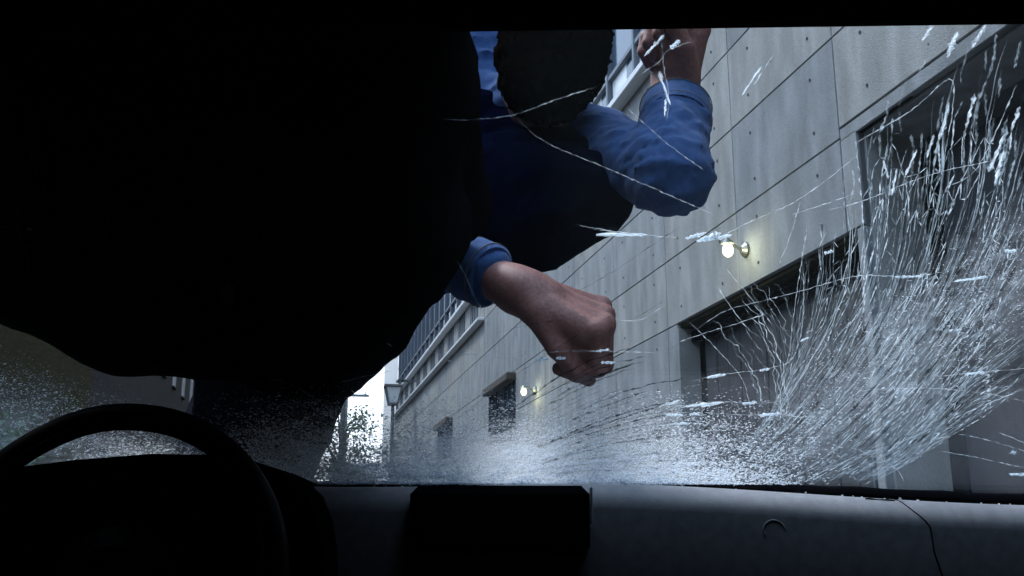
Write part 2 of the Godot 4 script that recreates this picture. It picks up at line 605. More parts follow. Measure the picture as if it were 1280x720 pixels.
	tri(mat("ochre_render", 1, 1, 1, 0.9), noise_tex(0.03, 5, 54, lin(0.018, 0.016, 0.009), lin(0.05, 0.044, 0.027)), Vector3.ONE * 0.5, grain, 0.6)
	tri(mat("pale_render", 1, 1, 1, 0.9), noise_tex(0.03, 5, 55, lin(0.5, 0.49, 0.48), lin(0.66, 0.65, 0.64)), Vector3.ONE * 0.4, grain, 0.5)
	matte(M.brown_render)
	matte(M.ochre_render)
	mat("bark", 0.06, 0.05, 0.04, 0.9)
	var leaf := mat("leaf", 0.06, 0.09, 0.06, 0.7)
	leaf.backlight_enabled = true
	leaf.backlight = Color(0.25, 0.35, 0.2)
	mat("pole_grey", 0.12, 0.125, 0.13, 0.7)
	mat("truck_white", 0.68, 0.66, 0.68, 0.4)
	mat("truck_panel", 0.3, 0.25, 0.3, 0.5)
	mat("tyre", 0.015, 0.015, 0.015, 0.9)
	mat("sign_green", 0.05, 0.2, 0.08, 0.6)

# ------------------------------------------------------------------ the windscreen
func spline(flat: Array, step: float) -> PackedVector2Array:
	var p: Array[Vector2] = []
	for i in range(0, flat.size(), 2):
		p.append(Vector2(flat[i], flat[i + 1]))
	var out := PackedVector2Array()
	for i in p.size() - 1:
		var a := p[maxi(i - 1, 0)]
		var d := p[mini(i + 2, p.size() - 1)]
		var n := maxi(2, int(p[i].distance_to(p[i + 1]) / step))
		for k in n:
			out.append(p[i].cubic_interpolate(p[i + 1], a, d, float(k) / n))
	out.append(p[-1])
	return out

func even(flat: Array, n: int) -> PackedVector2Array:
	var c := spline(flat, 3.0)
	var total := 0.0
	for i in c.size() - 1:
		total += c[i].distance_to(c[i + 1])
	var out := PackedVector2Array()
	var at := 0.0
	var i := 0
	for k in n:
		var want := total * k / (n - 1)
		while i < c.size() - 2 and at + c[i].distance_to(c[i + 1]) < want:
			at += c[i].distance_to(c[i + 1])
			i += 1
		out.append(c[i].lerp(c[i + 1], clampf((want - at) / maxf(c[i].distance_to(c[i + 1]), 1e-6), 0, 1)))
	return out

# one crack: a faceted sliver of broken glass that follows a line on the pane (millimetres), wider and clearer here and there
func sliver(st: SurfaceTool, line: PackedVector2Array, width: float, strength: float, dark := false) -> void:
	var n := line.size()
	if n < 2:
		return
	var seed_ := rng.randf() * 1000.0
	var rows := []
	wob.frequency = 1.0
	for i in n:
		var dir := (line[mini(i + 1, n - 1)] - line[maxi(i - 1, 0)]).normalized()
		var side := dir.orthogonal()
		var ends := smoothstep(0.0, 0.12, float(i) / (n - 1)) * smoothstep(0.0, 0.12, 1.0 - float(i) / (n - 1))
		var bead := rng.randf()
		var w := width * (0.35 + 0.65 * ends) * (0.55 + 0.5 * rng.randf() + (0.7 if bead > 0.92 else 0.0)) * 0.5
		var a := strength * (0.25 + 0.75 * ends) * clampf(0.62 + 0.75 * wob.get_noise_2d(seed_, i * 0.35) + (0.5 if bead > 0.92 else 0.0) + rng.randf_range(-0.15, 0.15), 0.08, 1.0)
		var c := line[i] + side * wob.get_noise_2d(i * 0.5, seed_) * width * 0.3
		var lift := rng.randf_range(-0.8, 0.8) * w
		rows.append([c - side * w, c, c + side * w, lift, a])
	for i in n - 1:
		var A: Array = rows[i]
		var B: Array = rows[i + 1]
		for k in 2:
			var q := []
			for r in [[A, k], [B, k], [B, k + 1], [A, k + 1]]:
				var p: Vector2 = r[0][r[1]]
				q.append([glass(p.x / 1000.0, p.y / 1000.0, -0.003 + (r[0][3] / 1000.0 if r[1] == 1 else 0.0)), r[0][4] if r[1] == 1 else r[0][4] * 0.55])
			var nn: Vector3 = (q[1][0] - q[0][0]).cross(q[2][0] - q[0][0]).normalized()
			for t in [0, 2, 1, 0, 3, 2]:
				st.set_normal(nn)
				st.set_color(Color(1, 1, 1, clampf(q[t][1], 0, 1)))
				st.add_vertex(q[t][0])

func windscreen(car: Node3D) -> void:
	var ws := part("windscreen", car)
	var st := begin()
	var t := Transform3D(Basis(Vector3.RIGHT, GLASS_UP, -GLASS_OUT), GLASS_FOOT)
	box(st, Vector3(-0.74, -0.03, -0.005), Vector3(0.74, 0.6, 0.0), 0.0, t)
	commit("pane", st, M.windscreen_glass, ws)
	# cracks one can follow singly
	for k in lone_cracks.size():
		var c: Array = lone_cracks[k]
		st = begin()
		var line := spline(c[2], 3.2)
		for i in line.size():
			line[i] += Vector2(rng.randf_range(-0.5, 0.5), rng.randf_range(-0.5, 0.5))
		sliver(st, line, c[1] * 0.75, (0.75 if k > 7 else 0.4) if c[0] == "bright" else 0.8)
		commit("crack", st, M.crack_white if c[0] == "bright" else M.crack_dark, ws)
	# families of cracks: count, width, strength, shortest share, longest share, material, share kept single
	var plan := {
		"right": [300, 0.7, 0.8, 0.2, 0.85, "crack_web", 90],
		"arcs": [34, 1.9, 1.0, 0.35, 0.9, "crack_dark", 20],
		"net": [24, 0.9, 0.8, 0.3, 0.8, "crack_web", 14],
		"leftfan": [190, 1.2, 0.42, 0.1, 0.35, "crack_web", 10],
		"lefttop": [16, 1.4, 0.5, 0.2, 0.7, "crack_white", 10],
		"midleft": [90, 1.1, 0.75, 0.2, 0.6, "crack_web", 20],
		"hatch": [80, 1.1, 0.6, 0.15, 0.45, "crack_web", 6],
	}
	var web := {"crack_white": begin(), "crack_web": begin(), "crack_dark": begin()}
	for kind in plan:
		var P: Array = plan[kind]
		var G := []
		for g in crack_families[kind]:
			G.append(even(g, 64))
		for i in P[0]:
			var u: float = (rng.randf() if kind != "arcs" else (i + rng.randf() * 0.5) / P[0]) * (G.size() - 1)
			if kind == "right":
				u = pow(rng.randf(), 0.8) * (G.size() - 1)
				wob.frequency = 1.0
				if wob.get_noise_2d(u * 3.1, 40.0) < -0.12 and rng.randf() < 0.8:
					continue
			var k := mini(int(u), G.size() - 2)
			var span := rng.randf_range(P[3], P[4])
			var a := rng.randf() * (1.0 - span)
			if kind == "right" and rng.randf() < 0.06:
				a = 0.0
			var line := PackedVector2Array()
			var seed_ := rng.randf() * 1000.0
			wob.frequency = 1.0
			for j in range(int(a * 63), int((a + span) * 63) + 1):
				var p: Vector2 = G[k][j].lerp(G[k + 1][j], u - k)
				p += Vector2(wob.get_noise_2d(seed_, j * 0.13), wob.get_noise_2d(j * 0.13, seed_)) * (2.6 if kind == "right" else 5.0 if kind != "arcs" else 2.0)
				p += Vector2(rng.randf_range(-0.7, 0.7), rng.randf_range(-0.7, 0.7)) * (0.35 if kind == "arcs" or kind == "right" else 0.8)
				line.append(p)
			var mid := line[line.size() / 2]
			if kind == "right" and mid.y > 330.0 and rng.randf() < 0.6:
				continue
			var w: float = P[1] * rng.randf_range(0.5, 1.5)
			if kind == "right":
				w *= 1.0 + 3.6 * smoothstep(300.0, 500.0, mid.y)        # the bands near the roof gape wider
			if i < P[6]:
				st = begin()
				sliver(st, line, w, P[2] * (0.4 + 0.9 * pow(rng.randf(), 1.5)))
				commit("crack", st, M.crack_white if P[5] == "crack_web" and rng.randf() < 0.3 else M[P[5]], ws)
			else:
				sliver(web[P[5]], line, w, P[2] * (0.25 + 0.85 * pow(rng.randf(), 1.6)))
	# short cross fractures that tie the fan together, and a few long rings through it
	var fan := []
	for g in crack_families["right"]:
		fan.append(even(g, 64))
	for i in 90:                                                     # dark slivers painted for gaps that catch no light
		var u0 := rng.randf_range(1.0, 7.8)
		var j0 := rng.randi_range(6, 44)
		var line := PackedVector2Array()
		for j in range(j0, mini(j0 + rng.randi_range(4, 14), 63)):
			line.append(fan[int(u0)][j].lerp(fan[int(u0) + 1][j], u0 - int(u0)) + Vector2(rng.randf_range(-0.5, 0.5), rng.randf_range(-0.5, 0.5)))
		sliver(web.crack_dark, line, rng.randf_range(1.2, 4.0), rng.randf_range(0.5, 0.9), true)
	# the net itself: kinked radial fractures tied to their neighbours, so that the pane falls into cells
	var spokes := []
	var steps := 26
	for k in 96:
		spokes.append(clampf(pow((k + rng.randf_range(0.0, 0.7)) / 96.0, 0.85) * 8.0, 0.0, 7.99))
	spokes.sort()
	var nodes := []
	for u in spokes:
		var row := []
		for m in steps:
			var j := clampi(int(m * 63.0 / (steps - 1) + rng.randf_range(-1.0, 1.0)), 0, 63)
			row.append(fan[int(u)][j].lerp(fan[int(u) + 1][j], u - int(u)) + Vector2(rng.randf_range(-1.8, 1.8), rng.randf_range(-1.2, 1.2)) * (0.4 + m / 14.0))
		nodes.append(row)
	var edge := func(p: Vector2, q: Vector2, width: float, strength: float) -> void:
		var line := PackedVector2Array()
		var n := maxi(3, int(p.distance_to(q) / 3.0))
		for k in n + 1:
			line.append(p.lerp(q, float(k) / n) + Vector2(rng.randf_range(-0.25, 0.25), rng.randf_range(-0.25, 0.25)))
		sliver(web.crack_white if strength > 0.85 else web.crack_web, line, width, strength)
	for k in nodes.size():
		var mood := 0.35 + 0.65 * rng.randf()
		var first := rng.randi_range(0, 4)
		var last := rng.randi_range(17, steps - 1)
		for m in range(first, last):
			var p: Vector2 = nodes[k][m]
			var high := smoothstep(320.0, 480.0, p.y)
			if rng.randf() < 0.9 - 0.3 * high:
				edge.call(p, nodes[k][m + 1], rng.randf_range(0.6, 1.25) * (1.0 + 2.0 * high), mood * rng.randf_range(0.45, 1.3))
			if k < nodes.size() - 1 and rng.randf() < 0.52 * (1.0 - 0.7 * high):
				var q: Vector2 = nodes[k + 1][clampi(m + rng.randi_range(-1, 1), 0, steps - 1)]
				if p.distance_to(q) < 34.0:
					edge.call(p, q, rng.randf_range(0.6, 1.1), rng.randf_range(0.3, 1.1))
	for i in 64:                                                     # rings that run on from cell to cell
		var k0 := rng.randi_range(2, 80)
		var m := rng.randi_range(2, 20)
		for k in range(k0, mini(k0 + rng.randi_range(8, 26), nodes.size() - 1)):
			var m2 := clampi(m + (rng.randi_range(-1, 1) if rng.randf() < 0.5 else 0), 0, steps - 1)
			if nodes[k][m].distance_to(nodes[k + 1][m2]) < 40.0:
				edge.call(nodes[k][m], nodes[k + 1][m2], rng.randf_range(0.7, 1.3), rng.randf_range(0.5, 1.2))
			m = m2
	commit("fine_cracks", web.crack_white, M.crack_white, ws, "stuff")
	commit("crack_web", web.crack_web, M.crack_web, ws, "stuff")
	commit("dark_cracks_and_gaps", web.crack_dark, M.crack_dark, ws, "stuff")
	# the crushed band along the foot of the glass
	st = begin()
	var made := 0
	while made < 72000:
		var x := rng.randf_range(-400, 420)
		var v := pow(rng.randf(), 1.6) * 180.0
		var cover := smoothstep(-400.0, -250.0, x) * smoothstep(420.0, 120.0, x) * smoothstep(165.0, 25.0, v)
		wob.frequency = 0.02
		cover *= 0.75 + 0.6 * wob.get_noise_2d(x, v * 3.0)
		if made > 64000:                                                  # crumbs among the cracks on the right
			x = rng.randf_range(350, 640)
			v = rng.randf_range(20, 430)
			cover = smoothstep(150.0, 0.0, absf(v - (x - 300.0) * 0.9 - 60.0)) * 0.8 * (0.4 + 1.2 * absf(wob.get_noise_2d(x, v)))
		if made > 67000:                                                  # and before the driver
			x = rng.randf_range(-650, -300)
			v = rng.randf_range(0, 240)
			cover = smoothstep(90.0, 10.0, absf(v - 70.0 + (x + 470.0) * 0.55)) * 0.6
		if rng.randf() > cover:
			continue
		made += 1
		var c := glass(x / 1000.0, v / 1000.0, -0.003 - rng.randf() * 0.0015)
		var nn := (GLASS_OUT + Vector3(rng.randf_range(-1, 1), rng.randf_range(-1, 1), rng.randf_range(-1, 1)) * 0.55).normalized()
		var ax := nn.cross(Vector3(rng.randf_range(-1, 1), rng.randf_range(-0.35, 0.35), 0.1)).normalized().cross(nn)
		var r := rng.randf_range(0.00035, 0.00105) * (1.7 if rng.randf() < 0.05 else 1.0) * clampf(1.15 - v / 300.0, 0.6, 1.1)
		var al := rng.randf_range(0.25, 0.95)
		var q := [c - ax * r * rng.randf_range(1.2, 3.0), c + nn.cross(ax) * r, c + ax * r * rng.randf_range(1.2, 3.0), c - nn.cross(ax) * r * 0.8]
		for t2 in [0, 1, 2, 0, 2, 3]:
			st.set_normal(nn)
			st.set_color(Color(1, 1, 1, al))
			st.add_vertex(q[t2])
	commit("crushed_glass", st, M.frost, ws, "stuff")
	# crumbs that fell on the padding
	st = begin()
	for i in 26:
		var x := rng.randf_range(-0.18, 0.7)
		var p := Vector3(x, pad_top(x) + 0.0006, rng.randf_range(-1.21, -1.172))
		var r := rng.randf_range(0.0006, 0.0018)
		box(st, -Vector3(r, r, r * 0.7), Vector3(r, r, r), r * 0.3, Transform3D(Basis.from_euler(Vector3(rng.randf() * 3.0, rng.randf() * 3.0, 0)), p))
	commit("glass_crumbs", st, M.crumb, ws, "stuff")
	# where the glass is crushed to powder it turns white: a thin uneven film
	st = begin()
	var film := func(x: float, v: float) -> float:
		wob.frequency = 0.012
		var n := 0.7 + 0.7 * wob.get_noise_2d(x, v * 3.0)
		wob.frequency = 0.05
		n *= 0.75 + 0.7 * wob.get_noise_2d(x * 0.8 + 500.0, v * 2.0)
		var foot := smoothstep(-400.0, -170.0, x) * smoothstep(330.0, 60.0, x) * smoothstep(125.0, 0.0, v) * 0.95
		var skirt := smoothstep(-560.0, -330.0, x) * smoothstep(80.0, -40.0, x) * smoothstep(100.0, 0.0, v) * 0.28
		var sheaf := smoothstep(170.0, 0.0, absf(v - (x - 330.0) * 0.95 - 60.0)) * smoothstep(300.0, 430.0, x + v * 0.2) * 0.20 * (0.5 + 1.5 * absf(wob.get_noise_2d(x * 1.5, v * 1.5 + 90.0)))
		var left := smoothstep(90.0, 0.0, absf(v - 20.0 + (x + 470.0) * 0.4)) * smoothstep(-300.0, -420.0, x) * 0.22
		return clampf((foot + skirt + sheaf + left) * n, 0.0, 0.93)
	for i in 260:
		for j in 90:
			var q := []
			for k in [[0, 0], [1, 0], [1, 1], [0, 1]]:
				var x: float = -650.0 + (i + k[0]) * 5.0
				var v: float = (j + k[1]) * 5.0
				q.append([glass(x / 1000.0, v / 1000.0, -0.0022), film.call(x, v)])
			if q[0][1] + q[1][1] + q[2][1] + q[3][1] < 0.02:
				continue
			for t3 in [0, 2, 1, 0, 3, 2]:
				st.set_normal(-GLASS_OUT)
				st.set_color(Color(1, 1, 1, q[t3][1]))
				st.add_vertex(q[t3][0])
	commit("powdered_glass", st, M.frost, ws, "stuff")
	# white slivers painted as glints of lamps and sky on the broken glass
	for c in painted_glints:
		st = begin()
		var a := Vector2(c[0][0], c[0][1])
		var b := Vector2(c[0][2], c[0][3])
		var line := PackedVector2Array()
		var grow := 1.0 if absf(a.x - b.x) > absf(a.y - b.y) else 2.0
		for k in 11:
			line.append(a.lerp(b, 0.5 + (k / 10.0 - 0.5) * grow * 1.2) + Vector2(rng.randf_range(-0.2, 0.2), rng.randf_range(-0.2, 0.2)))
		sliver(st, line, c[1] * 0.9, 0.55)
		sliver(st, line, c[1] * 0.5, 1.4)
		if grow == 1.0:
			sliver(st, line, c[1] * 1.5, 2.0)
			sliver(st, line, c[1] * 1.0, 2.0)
		commit("painted_glint", st, M.crack_white, ws)

# ------------------------------------------------------------------ the car
func strip(st: SurfaceTool, A: Array, B: Array) -> void:
	for k in A.size() - 1:
		face(st, [A[k], B[k], B[k + 1], A[k + 1]])

func loft(st: SurfaceTool, rings: Array) -> void:       # rows of points joined with smooth normals
	var rows := rings.size()
	var cols: int = rings[0].size()
	var nrm := []
	for i in rows:
		var r := []
		for j in cols:
			var u: Vector3 = rings[mini(i + 1, rows - 1)][j] - rings[maxi(i - 1, 0)][j]
			var v: Vector3 = rings[i][mini(j + 1, cols - 1)] - rings[i][maxi(j - 1, 0)]
			r.append(u.cross(v).normalized())
		nrm.append(r)
	for i in rows - 1:
		for j in cols - 1:
			for q in [[i, j], [i + 1, j + 1], [i + 1, j], [i, j], [i, j + 1], [i + 1, j + 1]]:
				st.set_normal(nrm[q[0]][q[1]])
				st.add_vertex(rings[q[0]][q[1]])

func pad_top(x: float) -> float:
	return 0.999 - 0.043 * maxf(0.0, x - 0.1) + 0.0025 * sin(x * 9.0)

func pad_profile(x: float) -> Array:
	var y := pad_top(x)
	var out := [Vector3(x, y - 0.012, -1.315), Vector3(x, y - 0.002, -1.20), Vector3(x, y, -1.185)]
	for k in range(1, 9):
		var f := k / 8.0 * PI / 2.0
		out.append(Vector3(x, y - 0.03 * (1.0 - cos(f)), -1.185 + 0.035 * sin(f)))
	for k in range(1, 8):
		var f := k / 7.0
		out.append(Vector3(x, y - 0.03 - 0.19 * f, -1.15 - 0.035 * f * f))
	return out

func make_car() -> void:
	var car := thing("car", "dark car seen from inside with a smashed windscreen, black steering wheel and grey dashboard", "car", Vector3.ZERO)
	var st: SurfaceTool
	# dashboard
	var dash := part("dashboard", car)
	st = begin()
	var rings := []
	for k in 61:
		rings.append(pad_profile(-0.74 + 1.48 * k / 60.0))
	rings.reverse()
	loft(st, rings)
	commit("padded_top", st, M.dash_vinyl, dash)
	st = begin()
	box(st, Vector3(-0.74, 0.45, -1.32), Vector3(0.74, 0.79, -1.2), 0.02)
	commit("lower_panel", st, M.black_plastic, dash)
	st = begin()                                                     # a split in the padding
	var pts := []
	var cut := [0.438, 0.441, 0.444, 0.446, 0.449, 0.453, 0.459, 0.464, 0.468, 0.470, 0.478, 0.484, 0.487, 0.486]
	for k in cut.size():
		var prof := pad_profile(cut[k])
		pts.append(prof[2 + k] + Vector3(0, 0, 0.0002))
	tube(st, pts, 0.0008, 5)
	commit("split", st, M.black_plastic, dash)
	st = begin()
	pts = []
	for k in 9:
		pts.append(pad_profile(0.405 + k * 0.0042)[4] + Vector3(0, 0.0003 + 0.0004 * sin(k * 1.3), 0.0003))
	tube(st, pts, 0.0009, 5)
	commit("split", st, M.black_plastic, dash)
	st = begin()                                                     # half ring of a trim clip
	pts = []
	for k in 13:
		var f := PI * (0.05 + 1.12 * k / 12.0)
		pts.append(Vector3(0.293 + 0.012 * cos(f), 0.948 + 0.0105 * sin(f), -1.1502))
	tube(st, pts, 0.0011, 7)
	commit("trim_clip", st, M.dash_vinyl, dash)
	# centre pod
	var pod := part("centre_pod", car)
	st = begin()
	box(st, Vector3(-0.113, 0.921, -1.27), Vector3(0.086, 0.996, -1.125), 0.009)
	commit("housing", st, M.black_plastic, pod)
	st = begin()
	box(st, Vector3(-0.1, 0.931, -1.125), Vector3(0.073, 0.985, -1.1235), 0.0006)
	commit("front_plate", st, M.black_plastic, pod)
	st = begin()
	box(st, Vector3(0.0862, 0.955, -1.135), Vector3(0.0885, 0.994, -1.12), 0.0008)
	commit("lit_edge_strip", st, M.dash_vinyl, pod)  # pale strip painted as the lit right edge of the pod
	# instrument binnacle
	st = begin()
	var outline := [Vector2(-0.70, 0.985), Vector2(-0.6, 1.0), Vector2(-0.548, 1.0085), Vector2(-0.46, 1.02), Vector2(-0.377, 1.0265), Vector2(-0.32, 1.0255), Vector2(-0.27, 1.018), Vector2(-0.235, 1.003), Vector2(-0.212, 0.985), Vector2(-0.200, 0.96), Vector2(-0.194, 0.93), Vector2(-0.19, 0.88), Vector2(-0.19, 0.8)]
	rings = []
	for z in [[-1.28, 0.985], [-1.10, 0.998], [-1.07, 1.0], [-1.062, 0.997], [-1.06, 0.99], [-1.075, 0.975], [-1.14, 0.95], [-1.15, 0.6], [-1.15, 0.02]]:
		var row := []
		for p in outline:
			var c := Vector2(-0.42, 0.85)
			var q: Vector2 = c + (p - c) * z[1]
			row.append(Vector3(q.x, q.y, z[0]))
		rings.append(row)
	loft(st, rings)
	box(st, Vector3(-0.68, 0.8, -1.17), Vector3(-0.195, 0.955, -1.15), 0.01)
	commit("instrument_binnacle", st, M.black_plastic, car)
	# steering wheel
	var wheel := part("steering_wheel", car)
	wheel.position = Vector3(-0.392, 0.899, -1.0)
	wheel.rotation.x = -0.16
	st = begin()
	pts = []
	for k in 72:
		var f := TAU * k / 72.0
		pts.append(Vector3(0.164 * cos(f), 0.164 * sin(f), 0.0012 * sin(k * 18.0)))
	tube(st, pts, 0.0138, 14, true)
	commit("rim", st, M.wheel_rim, wheel)
	st = begin()                                                     # pale stitched line, stands for the lit inner edge of the rim
	pts = []
	for k in 72:
		var f := TAU * k / 72.0
		pts.append(Vector3(0.1555 * cos(f), 0.1555 * sin(f), 0.0118))
	tube(st, pts, 0.0008, 5, true)
	commit("lit_edge_seam", st, M.stitch, wheel)
	for k in 3:
		var f := deg_to_rad([-20.0, 200.0, 270.0][k])
		st = begin()
		tube(st, [Vector3(0.03 * cos(f), 0.03 * sin(f), -0.025), Vector3(0.1 * cos(f), 0.1 * sin(f), -0.02), Vector3(0.16 * cos(f), 0.16 * sin(f), 0.0)], [0.022, 0.016, 0.013], 8, false, 0.5)
		commit("spoke", st, M.wheel_rim, wheel)
	st = begin()
	lathe(st, [Vector2(0, 0.012), Vector2(0.035, 0.01), Vector2(0.055, 0.0), Vector2(0.06, -0.02), Vector2(0.04, -0.06), Vector2(0.03, -0.13)], 20, Transform3D(Basis(Vector3.RIGHT, PI / 2), Vector3(0, 0, -0.012)))
	commit("hub", st, M.wheel_rim, wheel)
	# windscreen and what frames it
	windscreen(car)
	st = begin()
	rings = []
	for k in 41:
		var x := -0.74 + 1.48 * k / 40.0
		var top := -0.002 - 0.022 * smoothstep(0.2, 0.75, x) + 0.0012 * sin(x * 60.0)
		rings.append([glass(x, top - 0.04, -0.012), glass(x, top - 0.002, -0.012), glass(x, top, -0.009), glass(x, top, 0.004), glass(x, top - 0.03, 0.008)])
	loft(st, rings)
	commit("windscreen_gasket", st, M.rubber, car)
	for s in [-1, 1]:
		st = begin()
		tube(st, [glass(0.77 * s, -0.08), glass(0.765 * s, 0.2, 0.004), glass(0.745 * s, 0.62)], [0.045, 0.04, 0.045], 8)
		commit("windscreen_pillar", st, M.lining, car)
		st = begin()
		box(st, Vector3(0.78 * s - 0.03, 0.3, -1.4), Vector3(0.78 * s + 0.03, 1.5, 1.3), 0.01)
		commit("side_panel", st, M.lining, car)
	var tilt := Transform3D(Basis(Vector3.RIGHT, GLASS_UP, -GLASS_OUT) * Basis(Vector3.BACK, 0.0135), glass(0, 0.5865))
	st = begin()
	box(st, Vector3(-0.77, 0.0, -0.012), Vector3(0.77, 0.07, 0.05), 0.006, tilt)
	commit("header_rail", st, M.lining, car)
	st = begin()
	box(st, Vector3(-0.8, 1.462, -0.9), Vector3(0.8, 1.505, 1.3), 0.01)
	commit("roof", st, M.lining, car)
	st = begin()
	box(st, Vector3(-0.8, 0.3, 1.3), Vector3(0.8, 1.5, 1.36), 0.01)
	commit("back_panel", st, M.lining, car)
	st = begin()
	box(st, Vector3(-0.8, 0.26, -1.4), Vector3(0.8, 0.3, 1.36))
	commit("floor", st, M.lining, car)
	# bonnet and wings
	st = begin()
	rings = []
	for k in 17:
		var f := k / 16.0
		var row := []
		for j in 21:
			var x := -0.8 + 1.6 * j / 20.0
			row.append(Vector3(x, 0.985 - 0.05 * f - 0.25 * pow(f, 6.0) - 0.05 * pow(absf(x) / 0.8, 3.0), -1.345 - 1.25 * f))
		rings.append(row)
	rings.reverse()
	loft(st, rings)
	commit("bonnet", st, M.car_paint, car)
	st = begin()
	box(st, Vector3(-0.8, 0.28, -2.6), Vector3(0.8, 0.66, -1.36), 0.06)
	commit("front_body", st, M.car_paint, car)
	for s in [-1, 1]:
		st = begin()
		box(st, Vector3(0.79 * s - 0.03, 0.6, -2.55), Vector3(0.79 * s + 0.03, 0.93, -1.36), 0.025)
		commit("wing", st, M.car_paint, car)
		st = begin()
		lathe(st, [Vector2(0, 0.09), Vector2(0.2, 0.09), Vector2(0.29, 0.08), Vector2(0.31, 0.05), Vector2(0.31, -0.05), Vector2(0.29, -0.08), Vector2(0, -0.08)], 28, Transform3D(Basis(Vector3.BACK, -PI / 2 * s), Vector3(0.74 * s, 0.31, -2.05)))
		commit("tyre", st, M.tyre, car)

# ------------------------------------------------------------------ people
func fighter() -> void:
	var root := thing("person", "person in blue denim jacket kneeling on the bonnet with one fist raised", "person", Vector3(-0.45, 0.97, -1.95))
	var base := -root.position
	var P := func(x: float, y: float, z: float) -> Vector3: return base + Vector3(x, y, z)
	var pelvis: Vector3 = P.call(-0.42, 1.42, -2.0)
	var waist: Vector3 = P.call(-0.25, 1.52, -1.95)
	var chest: Vector3 = P.call(0.0, 1.64, -1.82)
	var sr: Vector3 = P.call(0.15, 1.60, -1.70)
	var sl: Vector3 = P.call(-0.11, 1.71, -1.79)
	var hd: Vector3 = P.call(0.063, 1.722, -1.60)
	var er: Vector3 = P.call(0.248, 1.478, -1.46)
	var wr: Vector3 = P.call(0.278, 1.65, -1.575)
	var el: Vector3 = P.call(-0.205, 1.425, -1.61)
	var wl: Vector3 = P.call(0.015, 1.295, -1.44)
	var kr: Vector3 = P.call(-0.45, 1.04, -1.90)
	var kl: Vector3 = P.call(-0.56, 1.04, -1.88)
	var ar: Vector3 = P.call(-0.46, 1.0, -2.28)
	var al: Vector3 = P.call(-0.54, 1.0, -2.26)
	# the body: one skin from feet to head, with finer grids for head and hands
	var core := [[pelvis + Vector3(-0.08, 0, 0), pelvis + Vector3(0.06, 0, 0), 0.1, 0.1, 0.06], [pelvis, waist, 0.11, 0.1, 0.06], [waist, chest, 0.1, 0.12, 0.06], [sl, sr, 0.06, 0.06, 0.05],
		[chest, sl, 0.08, 0.06, 0.05], [chest, sr, 0.08, 0.06, 0.05], [chest, hd + Vector3(0, 0, -0.04), 0.06, 0.055, 0.05],
		[sr, er, 0.045, 0.038, 0.03], [er, er.lerp(wr, 0.8), 0.036, 0.026, 0.02], [sl, el, 0.045, 0.038, 0.03], [el, el.lerp(wl, 0.75), 0.038, 0.03, 0.02],
		[pelvis + Vector3(0.06, -0.02, 0), kr, 0.075, 0.055, 0.04], [kr, ar, 0.05, 0.035, 0.03], [pelvis + Vector3(-0.08, -0.02, 0), kl, 0.075, 0.055, 0.04], [kl, al, 0.05, 0.035, 0.03]]
	var face_dir := Vector3(-0.2, -0.85, -0.38)
	var fist := hand(wr + Vector3(0.0, 0.012, -0.004), Vector3(0.12, 0.9, 0.12), Vector3(0.75, 0.15, -0.55), -1.0, [1.35, 1.55, 0.9], 1.28)
	var reach := hand(wl + Vector3(0.012, -0.012, 0.0), Vector3(0.86, -0.34, 0.12), Vector3(0.25, 0.75, 0.6), 1.0, [1.25, 1.25, 0.6], 1.3)
	fist.append([er.lerp(wr, 0.7), wr, 0.031, 0.027, 0.03])
	reach.append([el.lerp(wl, 0.62), wl + Vector3(0.004, -0.004, 0), 0.037, 0.029, 0.03])
	commit("body", joined([skin(core, 0.014), skin(head(hd, face_dir, Vector3(0.05, -0.15, 0.95), chest + Vector3(0.02, 0.04, 0.05)), 0.005), skin(fist, 0.0034), skin(reach, 0.0034)]), M.skin, root)
	# hair
	var f := face_dir.normalized()
	var up := (Vector3(0.05, -0.15, 0.95) - f * Vector3(0.05, -0.15, 0.95).dot(f)).normalized()
	var sd := f.cross(up)
	var hair := [[hd - f * 0.04 + up * 0.045, hd + f * 0.01 + up * 0.055, 0.096, 0.086, 0.03], [hd - f * 0.06 - up * 0.02, hd - f * 0.05 + up * 0.03, 0.068, 0.086, 0.03]]
	for k in [-1, 1]:
		hair.append([hd + sd * 0.07 * k + up * 0.04, hd + sd * 0.072 * k - up * 0.01 - f * 0.02, 0.025, 0.02, 0.02])
	commit("hair", joined([skin(hair, 0.006, 0.007, 45.0)]), M.brown_hair, root)
	for k in [-1, 1]:
		var st := begin()
		ball(st, hd + f * 0.083 + up * 0.008 + sd * 0.031 * k, Vector3.ONE * 0.0115, 8, 12)
		commit("eye", st, M.eye_white, root)
	# denim jacket, its two sleeves and tail in one piece
	var cuff_r := er.lerp(wr, 0.86)
	var cuff_l := el.lerp(wl, 0.74)
	var jac := [[pelvis + Vector3(-0.04, 0.1, 0), waist, 0.125, 0.13, 0.06], [waist, chest, 0.13, 0.135, 0.06], [sl, sr, 0.075, 0.078, 0.05],
		[chest, sl, 0.11, 0.085, 0.05], [chest, sr, 0.11, 0.085, 0.05], [sr, er, 0.078, 0.057, 0.03], [er, cuff_r, 0.061, 0.056, 0.025], [sl, el, 0.08, 0.062, 0.03], [el, cuff_l, 0.062, 0.046, 0.025],
		[chest + Vector3(0.0, 0.05, 0.08), hd - f * 0.06 - up * 0.05, 0.06, 0.065, 0.03],
		[sl, P.call(-0.075, 1.85, -1.84), 0.08, 0.095, 0.06], [P.call(-0.075, 1.85, -1.84), chest, 0.095, 0.1, 0.06]]
